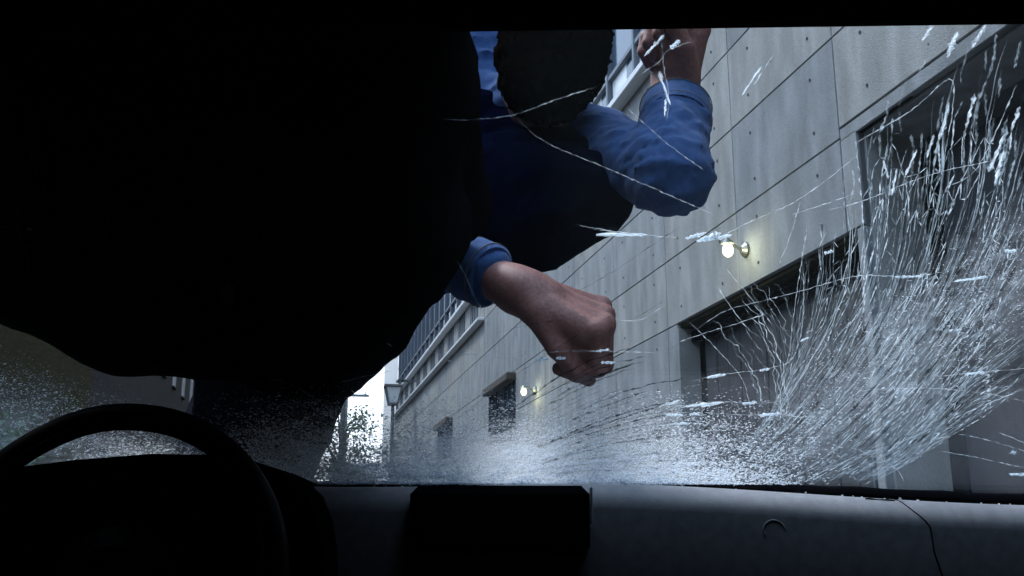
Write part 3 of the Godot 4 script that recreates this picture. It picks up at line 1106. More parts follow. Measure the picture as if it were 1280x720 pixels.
	var shade_shell := [[pelvis + Vector3(-0.05, 0.06, 0), pelvis + Vector3(0.05, 0.06, 0), 0.14, 0.14, 0.05], [pelvis + Vector3(0.03, 0.05, 0.0), waist, 0.15, 0.145, 0.06], [waist, chest, 0.145, 0.15, 0.06], [sl + Vector3(0.02, -0.03, 0.01), sr + Vector3(-0.10, -0.02, 0.02), 0.085, 0.08, 0.05],
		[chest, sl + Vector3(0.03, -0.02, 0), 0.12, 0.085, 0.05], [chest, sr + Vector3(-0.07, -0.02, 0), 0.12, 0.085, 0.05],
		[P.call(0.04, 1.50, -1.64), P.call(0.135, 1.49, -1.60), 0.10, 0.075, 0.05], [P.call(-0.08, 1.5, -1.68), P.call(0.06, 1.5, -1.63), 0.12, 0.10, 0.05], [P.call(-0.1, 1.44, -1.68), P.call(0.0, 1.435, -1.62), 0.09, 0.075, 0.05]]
	commit("torso_shade", joined([skin(shade_shell, 0.011, 0.007, 9.0)]), M.torso_shade, root)  # dark shell over the denim, paints the torso as shaded
	commit("denim_jacket", joined([skin(jac, 0.0085, 0.006, 15.0, Vector3(0.8, 1.7, 0.8))]), M.denim, root)
	for c in [[er, wr, 0.86, 0.059], [el, wl, 0.74, 0.05]]:
		var st := begin()
		var d: Vector3 = (c[1] - c[0]).normalized()
		var at: Vector3 = c[0].lerp(c[1], c[2])
		tube(st, [at - d * 0.035, at - d * 0.03, at + d * 0.012, at + d * 0.015], [c[3] * 0.97, c[3] * 1.03, c[3] * 1.0, c[3] * 0.93], 20)
		var cuff := commit("cuff", st, M.denim, root)
		st = begin()
		for e in [-0.029, 0.009]:
			var ring := []
			var sx := d.cross(Vector3.UP).normalized()
			for k in 40:
				ring.append(at + d * e + (sx * cos(TAU * k / 40.0) + d.cross(sx) * sin(TAU * k / 40.0)) * c[3] * 1.022)
			tube(st, ring, 0.0009, 4, true)
		commit("stitching", st, M.thread, cuff)
	for k in 3:
		var st := begin()
		ball(st, P.call(-0.02 - 0.012 * k, 1.47 + 0.035 * k, -1.557 - 0.01 * k), Vector3(0.008, 0.008, 0.004), 8, 12)
		commit("button", st, M.button_metal, root)
	# trousers and shoes
	var tro := [[pelvis + Vector3(-0.08, -0.01, 0), pelvis + Vector3(0.06, -0.01, 0), 0.115, 0.115, 0.05], [pelvis + Vector3(0.06, -0.03, 0), kr, 0.095, 0.074, 0.03], [kr, ar, 0.068, 0.052, 0.03], [pelvis + Vector3(-0.08, -0.03, 0), kl, 0.095, 0.074, 0.03], [kl, al, 0.068, 0.052, 0.03]]
	commit("trousers", joined([skin(tro, 0.012, 0.006, 12.0)]), M.dark_trousers, root)
	for a in [ar, al]:
		commit("shoe", joined([skin([[a + Vector3(0, 0, 0.01), a + Vector3(0, -0.01, -0.02), 0.045, 0.045, 0.02], [a + Vector3(0, -0.01, -0.02), a + Vector3(0, -0.06, -0.13) + Vector3(0, 0.05, 0), 0.042, 0.032, 0.02]], 0.008)]), M.shoe_leather, root)

func victim() -> void:
	var root := thing("person", "person in black coat sprawled on their back against the left half of the windscreen", "person", Vector3(-0.33, 1.0, -1.4))
	var base := -root.position
	var P := func(x: float, y: float, z: float) -> Vector3: return base + Vector3(x, y, z)
	var Q := func(x: float, v: float, o: float) -> Vector3: return base + glass(x, v - 0.045, o)
	var hd: Vector3 = P.call(-0.32, 1.625, -0.33)
	var neck: Vector3 = P.call(-0.32, 1.6, -0.48)
	var sl: Vector3 = P.call(-0.51, 1.60, -0.64)
	var sr: Vector3 = P.call(-0.13, 1.60, -0.64)
	var el: Vector3 = Q.call(-0.59, 0.60, 0.11)
	var er: Vector3 = Q.call(-0.105, 0.53, 0.11)
	var wl: Vector3 = Q.call(-0.60, 0.36, 0.085)
	var wr: Vector3 = P.call(-0.075, 1.375, -1.36)
	var hipl: Vector3 = Q.call(-0.42, 0.26, 0.14)
	var hipr: Vector3 = Q.call(-0.25, 0.26, 0.14)
	var kl: Vector3 = P.call(-0.48, 1.34, -1.66)
	var kr: Vector3 = P.call(-0.39, 1.36, -1.68)
	var al: Vector3 = P.call(-0.56, 1.05, -1.99)
	var ar: Vector3 = P.call(-0.47, 1.05, -2.02)
	var core := [[hipl, hipr, 0.1, 0.1, 0.05], [Q.call(-0.33, 0.26, 0.13), Q.call(-0.33, 0.55, 0.13), 0.11, 0.11, 0.05], [Q.call(-0.33, 0.55, 0.14), P.call(-0.32, 1.58, -0.68), 0.11, 0.1, 0.05], [sl, sr, 0.06, 0.06, 0.05], [P.call(-0.32, 1.58, -0.66), neck, 0.08, 0.055, 0.04],
		[sl, el, 0.045, 0.038, 0.03], [el, wl, 0.038, 0.028, 0.02], [sr, er, 0.045, 0.038, 0.03], [er, wr, 0.038, 0.028, 0.02], [hipl, kl, 0.08, 0.055, 0.04], [kl, al, 0.05, 0.035, 0.03], [hipr, kr, 0.08, 0.055, 0.04], [kr, ar, 0.05, 0.035, 0.03]]
	var face_dir := Vector3(0.1, 0.9, 0.2)
	var up := Vector3(0, -0.2, 0.95)
	var h1 := hand(wl, -GLASS_UP, Vector3(-0.3, -0.6, 0.75), 1.0, [0.4, 0.5, 0.3], 1.0, false)
	var h2 := hand(wr, Vector3(-0.1, -0.05, -0.9), Vector3(0.6, -0.3, 0.0), 1.0, [1.0, 1.2, 0.7], 1.0)
	commit("body", joined([skin(core, 0.015), skin(head(hd, face_dir, up, neck), 0.006), skin(h1, 0.004), skin(h2, 0.004)]), M.skin, root)
	var f := face_dir.normalized()
	up = (up - f * up.dot(f)).normalized()
	commit("hair", joined([skin([[hd - f * 0.04 + up * 0.045, hd + f * 0.01 + up * 0.055, 0.088, 0.078, 0.03], [hd - f * 0.06 - up * 0.02, hd - f * 0.05 + up * 0.03, 0.06, 0.08, 0.03]], 0.008, 0.006, 45.0)]), M.black_hair, root)
	for k in [-1, 1]:
		var st := begin()
		ball(st, hd + f * 0.083 + up * 0.008 + f.cross(up) * 0.031 * k, Vector3.ONE * 0.0115, 8, 12)
		commit("eye", st, M.eye_white, root)
	var coat := [[Q.call(-0.44, 0.29, 0.135), Q.call(-0.23, 0.29, 0.135), 0.12, 0.12, 0.05], [Q.call(-0.44, 0.42, 0.135), Q.call(-0.21, 0.42, 0.135), 0.125, 0.125, 0.05], [Q.call(-0.46, 0.56, 0.14), Q.call(-0.19, 0.56, 0.14), 0.13, 0.13, 0.05],
		[P.call(-0.46, 1.61, -0.72), P.call(-0.18, 1.61, -0.72), 0.12, 0.12, 0.05], [Q.call(-0.44, 0.57, 0.14), P.call(-0.44, 1.6, -0.74), 0.13, 0.125, 0.04], [Q.call(-0.21, 0.57, 0.14), P.call(-0.21, 1.6, -0.74), 0.13, 0.125, 0.04], [Q.call(-0.33, 0.57, 0.14), P.call(-0.33, 1.6, -0.6), 0.13, 0.12, 0.04], [sl, sr, 0.08, 0.08, 0.05], [sl, el, 0.07, 0.065, 0.03], [el, el.lerp(wl, 0.9), 0.065, 0.055, 0.03], [sr, er, 0.07, 0.065, 0.03], [er, er.lerp(wr, 0.9), 0.062, 0.052, 0.03],
		[Q.call(-0.19, 0.57, 0.1), Q.call(-0.2, 0.33, 0.1), 0.09, 0.08, 0.04], [Q.call(-0.13, 0.5, 0.09), Q.call(-0.125, 0.38, 0.085), 0.06, 0.065, 0.04], [Q.call(-0.54, 0.55, 0.1), Q.call(-0.53, 0.33, 0.09), 0.09, 0.075, 0.04],
		[Q.call(-0.48, 0.24, 0.085), Q.call(-0.25, 0.215, 0.085), 0.07, 0.075, 0.04], [Q.call(-0.66, 0.34, 0.07), Q.call(-0.5, 0.245, 0.075), 0.07, 0.055, 0.04], [Q.call(-0.115, 0.36, 0.085), Q.call(-0.2, 0.245, 0.085), 0.06, 0.065, 0.04], [Q.call(-0.135, 0.34, 0.08), Q.call(-0.245, 0.185, 0.085), 0.065, 0.065, 0.04]]
	commit("black_coat", joined([skin(coat, 0.012, 0.004, 9.0)]), M.black_coat, root)
	var tro := [[hipl, hipr, 0.11, 0.11, 0.05], [hipl, kl, 0.1, 0.075, 0.04], [kl, al, 0.07, 0.055, 0.03], [hipr, kr, 0.1, 0.075, 0.04], [kr, ar, 0.07, 0.055, 0.03]]
	commit("trousers", joined([skin(tro, 0.013, 0.006, 12.0)]), M.dark_trousers, root)
	for a in [ar, al]:
		commit("shoe", joined([skin([[a + Vector3(0, 0, 0.02), a + Vector3(0, -0.02, -0.02), 0.045, 0.045, 0.02], [a + Vector3(0, -0.03, -0.02), a + Vector3(0, -0.045, -0.16), 0.042, 0.032, 0.02]], 0.008)]), M.shoe_leather, root)

# ------------------------------------------------------------------ the alley
func concrete_building() -> void:
	var b := thing("concrete_building", "long grey concrete panel building with dark sliding doors along the right of the alley", "building", street(0, WALL), YAW)
	var st := begin()
	# body behind the panels: upright pieces round the two door recesses
	box(st, Vector3(0.02, 0, -36.6), Vector3(4.0, 5.58, -8.62))
	box(st, Vector3(0.02, 2.80, -8.62), Vector3(4.0, 5.58, -5.42))
	box(st, Vector3(0.26, 0.0, -8.62), Vector3(4.0, 2.80, -5.42))
	box(st, Vector3(0.02, 3.42, -5.42), Vector3(4.0, 5.58, 8.0))
	box(st, Vector3(0.48, 0.0, -5.42), Vector3(4.0, 3.42, 8.0))
	box(st, Vector3(0.06, 5.58, -36.6), Vector3(4.0, 8.6, 8.0))
	commit("wall_core", st, M.joint, b)
	# concrete panels
	var rows := [0.0, 0.70, 1.40, 2.10, 2.80, 3.45, 4.18, 4.88, 5.58]
	var gap := 0.0045
	var hole := begin()
	for c in range(-3, 20):
		var s0 := 5.61 + 1.63 * c
		var s1 := s0 + 1.63
		for r in 8:
			var a := s0
			var z := s1
			var lo: float = rows[r]
			var hi: float = rows[r + 1]
			if r == 7 and s0 > 18.6:
				continue                                               # windows there
			if s0 < 5.6:
				if r < 5:
					continue
				if r == 5:
					lo = 3.52
			if r < 4 and c == 0:
				continue
			if r < 4 and c == 1:
				a = 8.62
				z = 8.87
			if r < 4 and s1 < 5.7:
				continue
			if r == 4 and s0 > 15.5 and s0 < 17.5:
				a = 17.98 if s1 > 18.0 else a
				if s1 <= 17.98:
					continue
			if a < -4.0 or z - a < 0.05:
				continue
			st = begin()
			box(st, Vector3(0.0, lo + gap, -z + gap), Vector3(0.05, hi - gap, -a - gap), 0.004)
			commit("panel", st, M["concrete_%d" % rng.randi_range(0, 2)], b)
			if s0 < 22.0:
				for k in 4:                                              # holes left by the formwork ties
					var y: float = lerpf(lo, hi, 0.22 if k < 2 else 0.78) + rng.randf_range(-0.01, 0.01)
					var q := lerpf(a, z, 0.2 if k % 2 else 0.78) + rng.randf_range(-0.02, 0.02)
					if z - a > 1.0 and r > 2:
						lathe(hole, [Vector2(0.0, 0.0), Vector2(0.008, 0.0), Vector2(0.012, 0.003), Vector2(0.0135, 0.0005)], 10, Transform3D(Basis(Vector3.BACK, PI / 2), Vector3(-0.0015, y, -q)))
				for k in 3:
					if rng.randf() < 0.5 and r > 2:
						lathe(hole, [Vector2(0.0, 0.0), Vector2(0.006, 0.0), Vector2(0.008, 0.0005)], 7, Transform3D(Basis(Vector3.BACK, PI / 2), Vector3(-0.0015, rng.randf_range(lo + 0.1, hi - 0.1), -rng.randf_range(a + 0.1, z - 0.1))))
	commit("tie_holes", hole, M.hole, b, "stuff")
	# small panel right of the first door and the thick wall end beside it
	st = begin()
	box(st, Vector3(0.0, 2.806, -5.604), Vector3(0.05, 3.44, -5.42), 0.004)
	commit("panel", st, M.concrete_0, b)
	st = begin()
	box(st, Vector3(0.0, 0.0, -5.50), Vector3(0.30, 2.794, -5.415), 0.006)
	commit("pier", st, M.concrete_1, b)
	st = begin()
	box(st, Vector3(0.05, 0.0, -5.4148), Vector3(0.478, 3.418, -5.39), 0.004)
	commit("pier_face", st, M.concrete_2, b)
	st = begin()
	box(st, Vector3(0.0, 3.42, -5.604), Vector3(0.055, 3.51, 7.9), 0.005)
	commit("lintel_band", st, M.concrete_1, b)
	st = begin()                                                         # rough soffit over the near recess
	box(st, Vector3(0.05, 3.40, -5.39), Vector3(0.48, 3.419, 7.9), 0.004)
	commit("soffit", st, M.concrete_1, b)
	# first sliding door
	st = begin()
	box(st, Vector3(0.03, 2.76, -8.62), Vector3(0.255, 2.799, -5.505), 0.004)
	commit("door_lintel", st, M.ochre_render, b)  # ochre colour stands for yellow lamplight under the lintel
	st = begin()
	box(st, Vector3(0.0, 0.0, -8.64), Vector3(0.25, 2.755, -8.6), 0.004)
	commit("door_jamb", st, M.concrete_1, b)
	var door := part("sliding_door", b)
	st = begin()
	box(st, Vector3(0.2, 0.05, -8.598), Vector3(0.24, 2.70, -8.45), 0.004)
	commit("door_seal", st, M.rubber, door)
	var w := (8.45 - 5.53) / 12.0
	for k in 12:
		st = begin()
		var z0 := -8.45 + k * w
		box(st, Vector3(0.19 + 0.006 * (k % 2), 0.05, z0 + 0.004), Vector3(0.25, 2.72, z0 + w - 0.004), 0.008)
		commit("door_board", st, M["door_%d" % rng.randi_range(0, 2)], door)
	st = begin()
	box(st, Vector3(0.12, 2.62, -8.598), Vector3(0.186, 2.72, -5.53), 0.01)
	commit("door_track", st, M.rubber, door)
	st = begin()
	tube(st, [Vector3(0.19, 1.0, -5.75), Vector3(0.14, 1.02, -5.75), Vector3(0.14, 1.38, -5.75), Vector3(0.19, 1.4, -5.75)], 0.012, 7)
	commit("door_handle", st, M.frame_metal, door)
	# second door, in the deep recess
	var near := part("sliding_door", b)
	st = begin()
	box(st, Vector3(0.42, 0.0, -5.388), Vector3(0.478, 3.3, -5.25), 0.004)
	commit("door_seal", st, M.rubber, near)
	for k in 5:
		st = begin()
		var z0 := -5.25 + k * 0.95
		box(st, Vector3(0.435, 0.05, z0 + 0.006), Vector3(0.479, 3.25, z0 + 0.944), 0.01)
		commit("door_board", st, M["door_%d" % (k % 3)], near)
	# hooded vent windows in the wall further on
	for s in [15.75, 22.6]:
		var v := part("vent_window", b)
		st = begin()
		box(st, Vector3(-0.16, 3.28, -s - 2.2), Vector3(0.02, 3.42, -s), 0.02, Transform3D.IDENTITY)
		commit("hood", st, M.bark, v)
		st = begin()
		box(st, Vector3(-0.012, 2.55, -s - 2.2), Vector3(0.004, 3.28, -s - 0.02), 0.003)
		commit("pane", st, M.blue_glass, v)
		for k in 7:
			st = begin()
			var z0: float = -s - 0.05 - k * 0.35
			box(st, Vector3(-0.04, 2.55, z0 - 0.045), Vector3(-0.0125, 3.279, z0), 0.006)
			commit("bar", st, M.rubber, v)
	# glazing above the concrete
	st = begin()
	box(st, Vector3(-0.14, 5.56, -36.6), Vector3(0.1, 5.64, 8.0), 0.008)
	commit("ledge", st, M.white_paint, b)
	st = begin()
	box(st, Vector3(-0.13, 4.86, -36.6), Vector3(0.06, 4.92, -18.66), 0.008)
	commit("ledge", st, M.white_paint, b)
	for k in 40:
		var s := -2.0 + k * 0.96
		if s > 36.0:
			break
		var win := part("window", b)
		st = begin()
		box(st, Vector3(-0.03, 5.64, -s - 0.06), Vector3(0.08, 8.2, -s), 0.006)
		commit("mullion", st, M.frame_metal, win)
		st = begin()
		box(st, Vector3(-0.02, 6.09, -s - 0.96), Vector3(0.07, 6.15, -s - 0.06), 0.006)
		box(st, Vector3(-0.02, 7.2, -s - 0.96), Vector3(0.07, 7.25, -s - 0.06), 0.006)
		commit("transom", st, M.frame_metal, win)
		st = begin()
		box(st, Vector3(0.03, 5.64, -s - 0.94), Vector3(0.05, 6.085, -s - 0.42), 0.003)
		commit("spandrel_pane", st, M.white_spandrel if s < 14.0 else M.blue_glass, win)
		st = begin()
		box(st, Vector3(0.03, 5.64, -s - 0.418), Vector3(0.048, 6.085, -s - 0.06))
		box(st, Vector3(0.035, 6.155, -s - 0.96), Vector3(0.05, 8.2, -s - 0.06))
		commit("pane", st, M.blue_glass, win)
	for k in 11:
		var s := 18.7 + k * 1.63
		var win := part("window", b)
		st = begin()
		box(st, Vector3(0.0, 4.92, -s - 0.6), Vector3(0.05, 5.56, -s), 0.004)
		commit("pale_panel", st, M.concrete_2, win)
		st = begin()
		box(st, Vector3(0.03, 4.92, -s - 1.6), Vector3(0.045, 5.56, -s - 0.6))
		commit("pane", st, M.blue_glass, win)
		st = begin()
		for j in 3:
			box(st, Vector3(0.0, 4.92, -s - 0.85 - j * 0.28), Vector3(0.029, 5.56, -s - 0.82 - j * 0.28))
		commit("glazing_bar", st, M.frame_metal, win)
	st = begin()
	box(st, Vector3(-0.08, 8.2, -36.6), Vector3(4.0, 9.0, 8.0), 0.02)
	commit("parapet", st, M.concrete_1, b)

func wall_lamp(s: float, h: float, label: String) -> void:
	var l := thing("wall_lamp", label, "lamp", street(s, WALL - 0.002, h), YAW, "lamps along the concrete wall")
	var st := begin()
	lathe(st, [Vector2(0, 0), Vector2(0.055, 0), Vector2(0.06, 0.02), Vector2(0.03, 0.05), Vector2(0.0, 0.052)], 18, Transform3D(Basis(Vector3.BACK, PI / 2), Vector3.ZERO))
	commit("wall_plate", st, M.lamp_metal, l)
	st = begin()
	tube(st, [Vector3(-0.04, 0, 0), Vector3(-0.1, 0.03, 0), Vector3(-0.16, 0.045, 0.05), Vector3(-0.2, 0.03, 0.09)], 0.012, 8)
	commit("arm", st, M.lamp_metal, l)
	st = begin()
	lathe(st, [Vector2(0.014, 0.06), Vector2(0.03, 0.045), Vector2(0.05, 0.025), Vector2(0.052, 0.018)], 18, Transform3D(Basis.IDENTITY, Vector3(-0.205, -0.005, 0.1)))
	commit("cap", st, M.lamp_metal, l)
	st = begin()
	ball(st, Vector3(-0.205, -0.04, 0.1), Vector3(0.043, 0.055, 0.043), 14, 20)
	commit("bulb", st, M.lamp_glow, l)
	var o := OmniLight3D.new()
	o.name = "lamp_light"
	o.position = Vector3(-0.205, -0.04, 0.1)
	o.light_color = Color(1.0, 1.0, 0.84)
	o.light_energy = 0.06
	o.light_size = 0.04
	o.omni_range = 30.0
	o.omni_attenuation = 2.0
	o.shadow_enabled = true
	l.add_child(o)

func facade(called: String, label: String, s0: float, s1: float, d: float, tall: float, m: Material, storeys: int, bay: float, first := 1.0, width := 8.0, side := -1.0) -> void:
	var b := thing(called, label, "building", street(s0, d), YAW)
	var st := begin()
	var lo := Vector3(0, 0, -(s1 - s0))
	var hi := Vector3(width * side, tall, 0)
	box(st, lo.min(hi), lo.max(hi), 0.02)
	commit("wall", st, m, b)
	st = begin()
	box(st, Vector3(minf(-0.3 * side, (width + 0.1) * side), tall, -(s1 - s0) - 0.1), Vector3(maxf(-0.3 * side, (width + 0.1) * side), tall + 0.3, 0.1), 0.03)
	commit("cornice", st, m, b)
	var n := int((s1 - s0) / bay)
	for f in storeys:
		for k in n:
			var z := -(k + 0.5) * (s1 - s0) / n
			var y := first + f * (tall - first + 0.4) / storeys
			var x := -0.03 * side
			var win := part("window", b)
			st = begin()
			for q in [[-0.62, -0.54, 0.0, 1.7], [0.54, 0.62, 0.0, 1.7], [-0.54, 0.54, 1.62, 1.7], [-0.03, 0.03, 0.0, 1.62]]:
				box(st, Vector3(minf(x * 2.0, 0), y + q[2], z + q[0]), Vector3(maxf(x * 2.0, 0), y + q[3], z + q[1]))
			commit("frame", st, M.pole_grey, win)
			st = begin()
			box(st, Vector3(minf(x * 5.0, 0), y - 0.09, z - 0.7), Vector3(maxf(x * 5.0, 0), y - 0.001, z + 0.7), 0.01)
			commit("sill", st, m, win)
			st = begin()
			box(st, Vector3(minf(x, 0), y + 0.001, z - 0.539), Vector3(maxf(x, 0), y + 1.619, z + 0.539))
			commit("pane", st, M.dark_glass, win)

func tree(label: String, at: Vector3, height: float, spread: float, leaves: int) -> void:
	var t := thing("tree", label, "tree", at)
	var st := begin()
	tube(st, [Vector3.ZERO, Vector3(0.05, height * 0.25, 0), Vector3(0.02, height * 0.55, 0.06), Vector3(0.1, height * 0.9, 0)], [height * 0.03, height * 0.024, height * 0.016, 0.015], 8)
	var tips := []
	for k in 16:
		var f := TAU * k / 16.0 * 2.4
		var y := height * (0.3 + 0.55 * k / 16.0)
		var tip := Vector3(cos(f) * spread * rng.randf_range(0.5, 1.0), y + height * 0.18, sin(f) * spread * rng.randf_range(0.5, 1.0))
		tube(st, [Vector3(0.03, y - 0.1, 0.02), tip * Vector3(0.5, 1, 0.5) - Vector3(0, height * 0.04, 0), tip], [0.05, 0.03, 0.01], 5)
		tips.append(tip)
	commit("trunk", st, M.bark, t)
	st = begin()
	for k in leaves:
		var c: Vector3 = tips[k % tips.size()] + Vector3(rng.randfn(), rng.randfn() * 0.7, rng.randfn()) * spread * 0.24
		var u := Vector3(rng.randfn(), rng.randfn(), rng.randfn()).normalized() * rng.randf_range(0.05, 0.12)
		var v := u.cross(Vector3(rng.randfn(), rng.randfn(), rng.randfn())).normalized() * 0.045
		face(st, [c - u, c - v, c + u, c + v])
	commit("crown", st, M.leaf, t, "stuff")

func far_end() -> void:
	# a pale building closes the alley, with its stacked balconies
	var b := thing("apartment_building", "pale building with stacked balconies closing the far end of the alley", "building", street(52, 6.6), YAW)
	var st := begin()
	box(st, Vector3(-1.6, 0, -10), Vector3(8.0, 15, 0), 0.02)
	commit("wall", st, M.pale_render, b)
	for f in 5:
		var y := 2.9 + f * 2.6
		st = begin()
		box(st, Vector3(-1.7, y - 0.16, 0.0), Vector3(1.6, y, 1.2), 0.02)
		commit("balcony_slab", st, M.pole_grey, b)
		var rail := part("balcony_railing", b)
		st = begin()
		box(st, Vector3(-1.7, y + 0.95, 1.13), Vector3(1.6, y + 1.03, 1.2), 0.01)
		commit("handrail", st, M.pole_grey, rail)
		for k in 8:
			st = begin()
			box(st, Vector3(-1.69 + k * 0.465, y, 1.14), Vector3(-1.65 + k * 0.465, y + 0.95, 1.19))
			commit("baluster", st, M.pole_grey, rail)
		for k in 3:
			var win := part("window", b)
			st = begin()
			box(st, Vector3(-1.2 + k * 1.1, y + 0.1, -0.0), Vector3(-0.5 + k * 1.1, y + 1.9, 0.03))
			commit("pane", st, M.blue_glass, win)
			st = begin()
			box(st, Vector3(-1.28 + k * 1.1, y + 0.1, 0.0), Vector3(-1.205 + k * 1.1, y + 1.9, 0.06))
			box(st, Vector3(-0.495 + k * 1.1, y + 0.1, 0.0), Vector3(-0.42 + k * 1.1, y + 1.9, 0.06))
			commit("frame", st, M.pole_grey, win)
	facade("distant_block", "low pale block far beyond the open end of the alley", 95, 110, -2.0, 9.0, M.pale_render, 2, 3.0)
	# utility poles
	for p in [[34.0, 1.4, "slim utility pole with two crossarms nearest the far end of the wall"], [43.0, 1.9, "thin utility pole standing furthest down the alley"]]:
		var u := thing("utility_pole", p[2], "utility pole", street(p[0], p[1]), YAW, "utility poles down the alley")
		st = begin()
		tube(st, [Vector3.ZERO, Vector3(0, 9.0, 0)], [0.1, 0.07], 10)
		commit("pole", st, M.pole_grey, u)
		for y in [6.4, 7.6]:
			st = begin()
			box(st, Vector3(-0.95, y, -0.06), Vector3(0.95, y + 0.1, 0.06), 0.01)
			commit("crossarm", st, M.pole_grey, u)
			for k in 4:
				st = begin()
				lathe(st, [Vector2(0.035, 0), Vector2(0.05, 0.03), Vector2(0.03, 0.06), Vector2(0.045, 0.09), Vector2(0.0, 0.12)], 8, Transform3D(Basis.IDENTITY, Vector3(-0.8 + k * 0.53, y + 0.1, 0)))
				commit("insulator", st, M.pale_render, u)
	for k in 3:
		st = begin()
		var pts := []
		for j in 13:
			var f := j / 12.0
			pts.append(street(34, 1.4 - 0.8 + k * 0.53, 7.8).lerp(street(43, 1.9 - 0.8 + k * 0.53, 7.8), f) - Vector3(0, 0.5 * sin(PI * f), 0))
		tube(st, pts, 0.012, 5)
		var o := commit("power_cable", st, M.rubber)
		o.set_meta("label", "sagging black cable strung between the two utility poles, " + ["on the left", "in the middle", "on the right"][k])
		o.set_meta("category", "cable")
		o.set_meta("group", "cables between the utility poles")
	# lantern on a bracket
	var ln := thing("street_lantern", "boxy street lantern on a dark post at the end of the alley", "street lamp", street(30.5, 2.75), YAW)
	st = begin()
	tube(st, [Vector3.ZERO, Vector3(0, 4.6, 0)], [0.07, 0.05], 10)
	commit("post", st, M.pole_grey, ln)
	st = begin()
	for a in 4:
		var f := TAU * a / 4.0 + PI / 4
		tube(st, [Vector3(cos(f) * 0.2, 4.65, sin(f) * 0.2), Vector3(cos(f) * 0.34, 5.15, sin(f) * 0.34)], 0.025, 5)
	box(st, Vector3(-0.28, 5.13, -0.28), Vector3(0.28, 5.2, 0.28), 0.01)
	box(st, Vector3(-0.16, 4.58, -0.16), Vector3(0.16, 4.65, 0.16), 0.01)
	commit("lantern_frame", st, M.pole_grey, ln)
	st = begin()
	lathe(st, [Vector2(0.18, 4.66), Vector2(0.3, 5.12)], 4, Transform3D(Basis(Vector3.UP, PI / 4), Vector3.ZERO))
	commit("lantern_glass", st, M.white_spandrel, ln)
	# delivery truck
	var tr := thing("box_truck", "small white box truck parked beyond the trees at the end of the alley", "truck", street(41, 2.2), YAW - 0.25)
	st = begin()
	box(st, Vector3(-1.0, 0.9, -4.5), Vector3(1.0, 3.5, 0), 0.06)
	commit("cargo_box", st, M.truck_white, tr)
	for k in 2:
		st = begin()
		box(st, Vector3(-0.95 + k * 0.96, 1.0, 0.0), Vector3(-0.02 + k * 0.96, 3.4, 0.03), 0.01)
		commit("rear_door", st, M.truck_panel if k == 0 else M.truck_white, tr)
	st = begin()
	box(st, Vector3(-0.95, 0.7, -6.0), Vector3(0.95, 2.5, -4.6), 0.15)
	commit("cab", st, M.truck_white, tr)
	st = begin()
	box(st, Vector3(-0.98, 0.55, -0.1), Vector3(0.98, 0.75, 0.12), 0.03)
	commit("bumper", st, M.rubber, tr)
	for k in 4:
		st = begin()
		lathe(st, [Vector2(0, 0.12), Vector2(0.3, 0.12), Vector2(0.4, 0.08), Vector2(0.4, -0.1), Vector2(0, -0.12)], 18, Transform3D(Basis(Vector3.BACK, PI / 2), Vector3(-0.88 if k < 2 else 0.88, 0.4, -1.0 if k % 2 else -5.2)))
		commit("wheel", st, M.tyre, tr)

func setting() -> void:
	var st := begin()
	face(st, [Vector3(-400, 0, 400), Vector3(400, 0, 400), Vector3(400, 0, -400), Vector3(-400, 0, -400)])
	commit("road", st, M.asphalt, self, "structure")
	st = begin()
	box(st, Vector3(-1.1, 0.0, -36.6), Vector3(-0.002, 0.13, 8.0), 0.015)
	var p := commit("pavement", st, M.paving, self, "structure")
	p.position = street(0, WALL)
	p.rotation.y = YAW
	st = begin()
	box(st, Vector3(0.002, 0.0, -60), Vector3(1.4, 0.13, 8.0), 0.015)
	p = commit("pavement", st, M.paving, self, "structure")
	p.position = street(0, -6)
	p.rotation.y = YAW

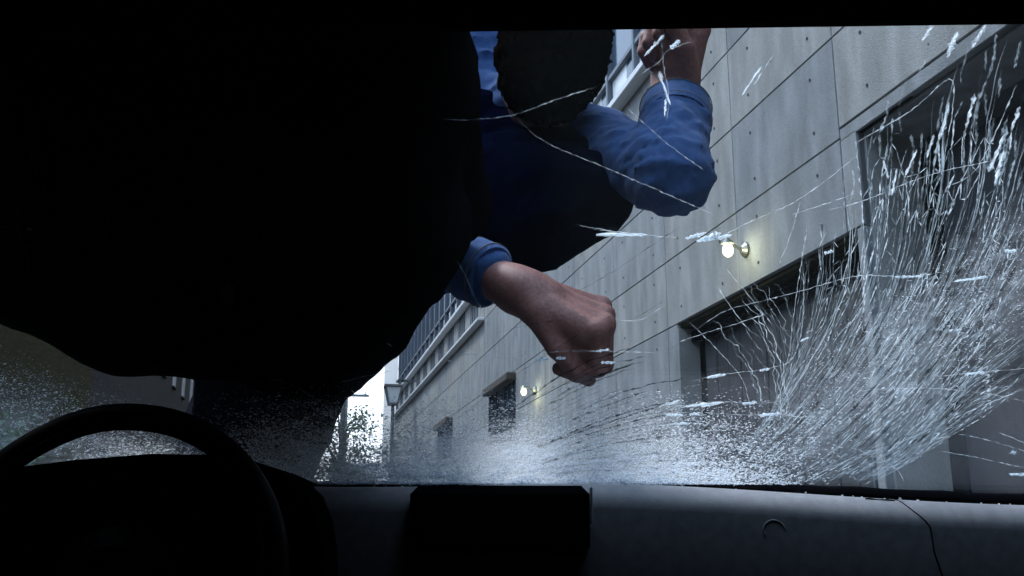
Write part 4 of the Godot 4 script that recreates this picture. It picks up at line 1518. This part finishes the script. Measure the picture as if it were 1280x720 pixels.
# ------------------------------------------------------------------ scene
func _ready() -> void:
	rng.seed = 20240611
	wob.seed = 7
	wob.fractal_octaves = 2
	var cam := Camera3D.new()
	cam.name = "camera"
	cam.position = EYE
	cam.rotation.x = deg_to_rad(13.5)
	cam.fov = rad_to_deg(2.0 * atan(360.0 / 1250.0))
	cam.near = 0.02
	cam.far = 900.0
	add_child(cam)
	cam.current = true
	var we := WorldEnvironment.new()
	we.name = "world_environment"
	var env := Environment.new()
	env.background_mode = Environment.BG_SKY
	var sky := ProceduralSkyMaterial.new()
	sky.sky_top_color = Color(0.74, 0.86, 1.0)
	sky.sky_horizon_color = Color(0.93, 0.96, 1.0)
	sky.sky_curve = 0.2
	sky.ground_bottom_color = Color(0.2, 0.2, 0.21)
	sky.ground_horizon_color = Color(0.5, 0.52, 0.55)
	sky.energy_multiplier = 1.5
	env.sky = Sky.new()
	env.sky.sky_material = sky
	env.tonemap_mode = Environment.TONE_MAPPER_LINEAR
	env.tonemap_exposure = 2.05
	env.sdfgi_enabled = true
	env.ssao_enabled = true
	env.ssil_enabled = true
	we.environment = env
	add_child(we)
	var sun := DirectionalLight3D.new()
	sun.name = "overcast_sun"
	sun.light_energy = 0.5
	sun.light_color = Color(0.95, 0.97, 1.0)
	sun.light_angular_distance = 14.0
	sun.shadow_enabled = true
	sun.rotation_degrees = Vector3(-58, -118, 0)
	add_child(sun)

	materials()
	setting()
	concrete_building()
	facade("brown_building", "tall dark brown building along the near left of the alley", -10, 15.5, -6.0, 7.5, M.brown_render, 2, 3.2)
	facade("ochre_building", "ochre rendered building behind the bush on the left of the alley", 16, 32, -6.2, 10.5, M.ochre_render, 1, 3.2, 7.6)
	facade("grey_building", "far grey building on the left at the end of the alley", 33, 125, -7.0, 13.0, M.brown_render, 1, 4.6, 8.6)
	facade("added_rear_block", "unseen brown building added behind the car to block light from the rear", -26, -11, 13.0, 10.0, M.brown_render, 3, 3.2, 1.0, 26.0)  # added out of view to cut the light on the front of the figures
	far_end()
	tree("small leafy tree in front of the balconies at the end of the alley", street(38.5, 1.5), 5.2, 1.3, 1500)
	tree("low dark bush against the ochre building on the left", street(19, -5.2), 2.6, 0.8, 900)
	wall_lamp(7.08, 3.09, "round lit wall lamp above the first sliding door")
	wall_lamp(14.35, 2.93, "smaller looking lit wall lamp further along near the hooded vent window")
	victim()
	fighter()
	make_car()
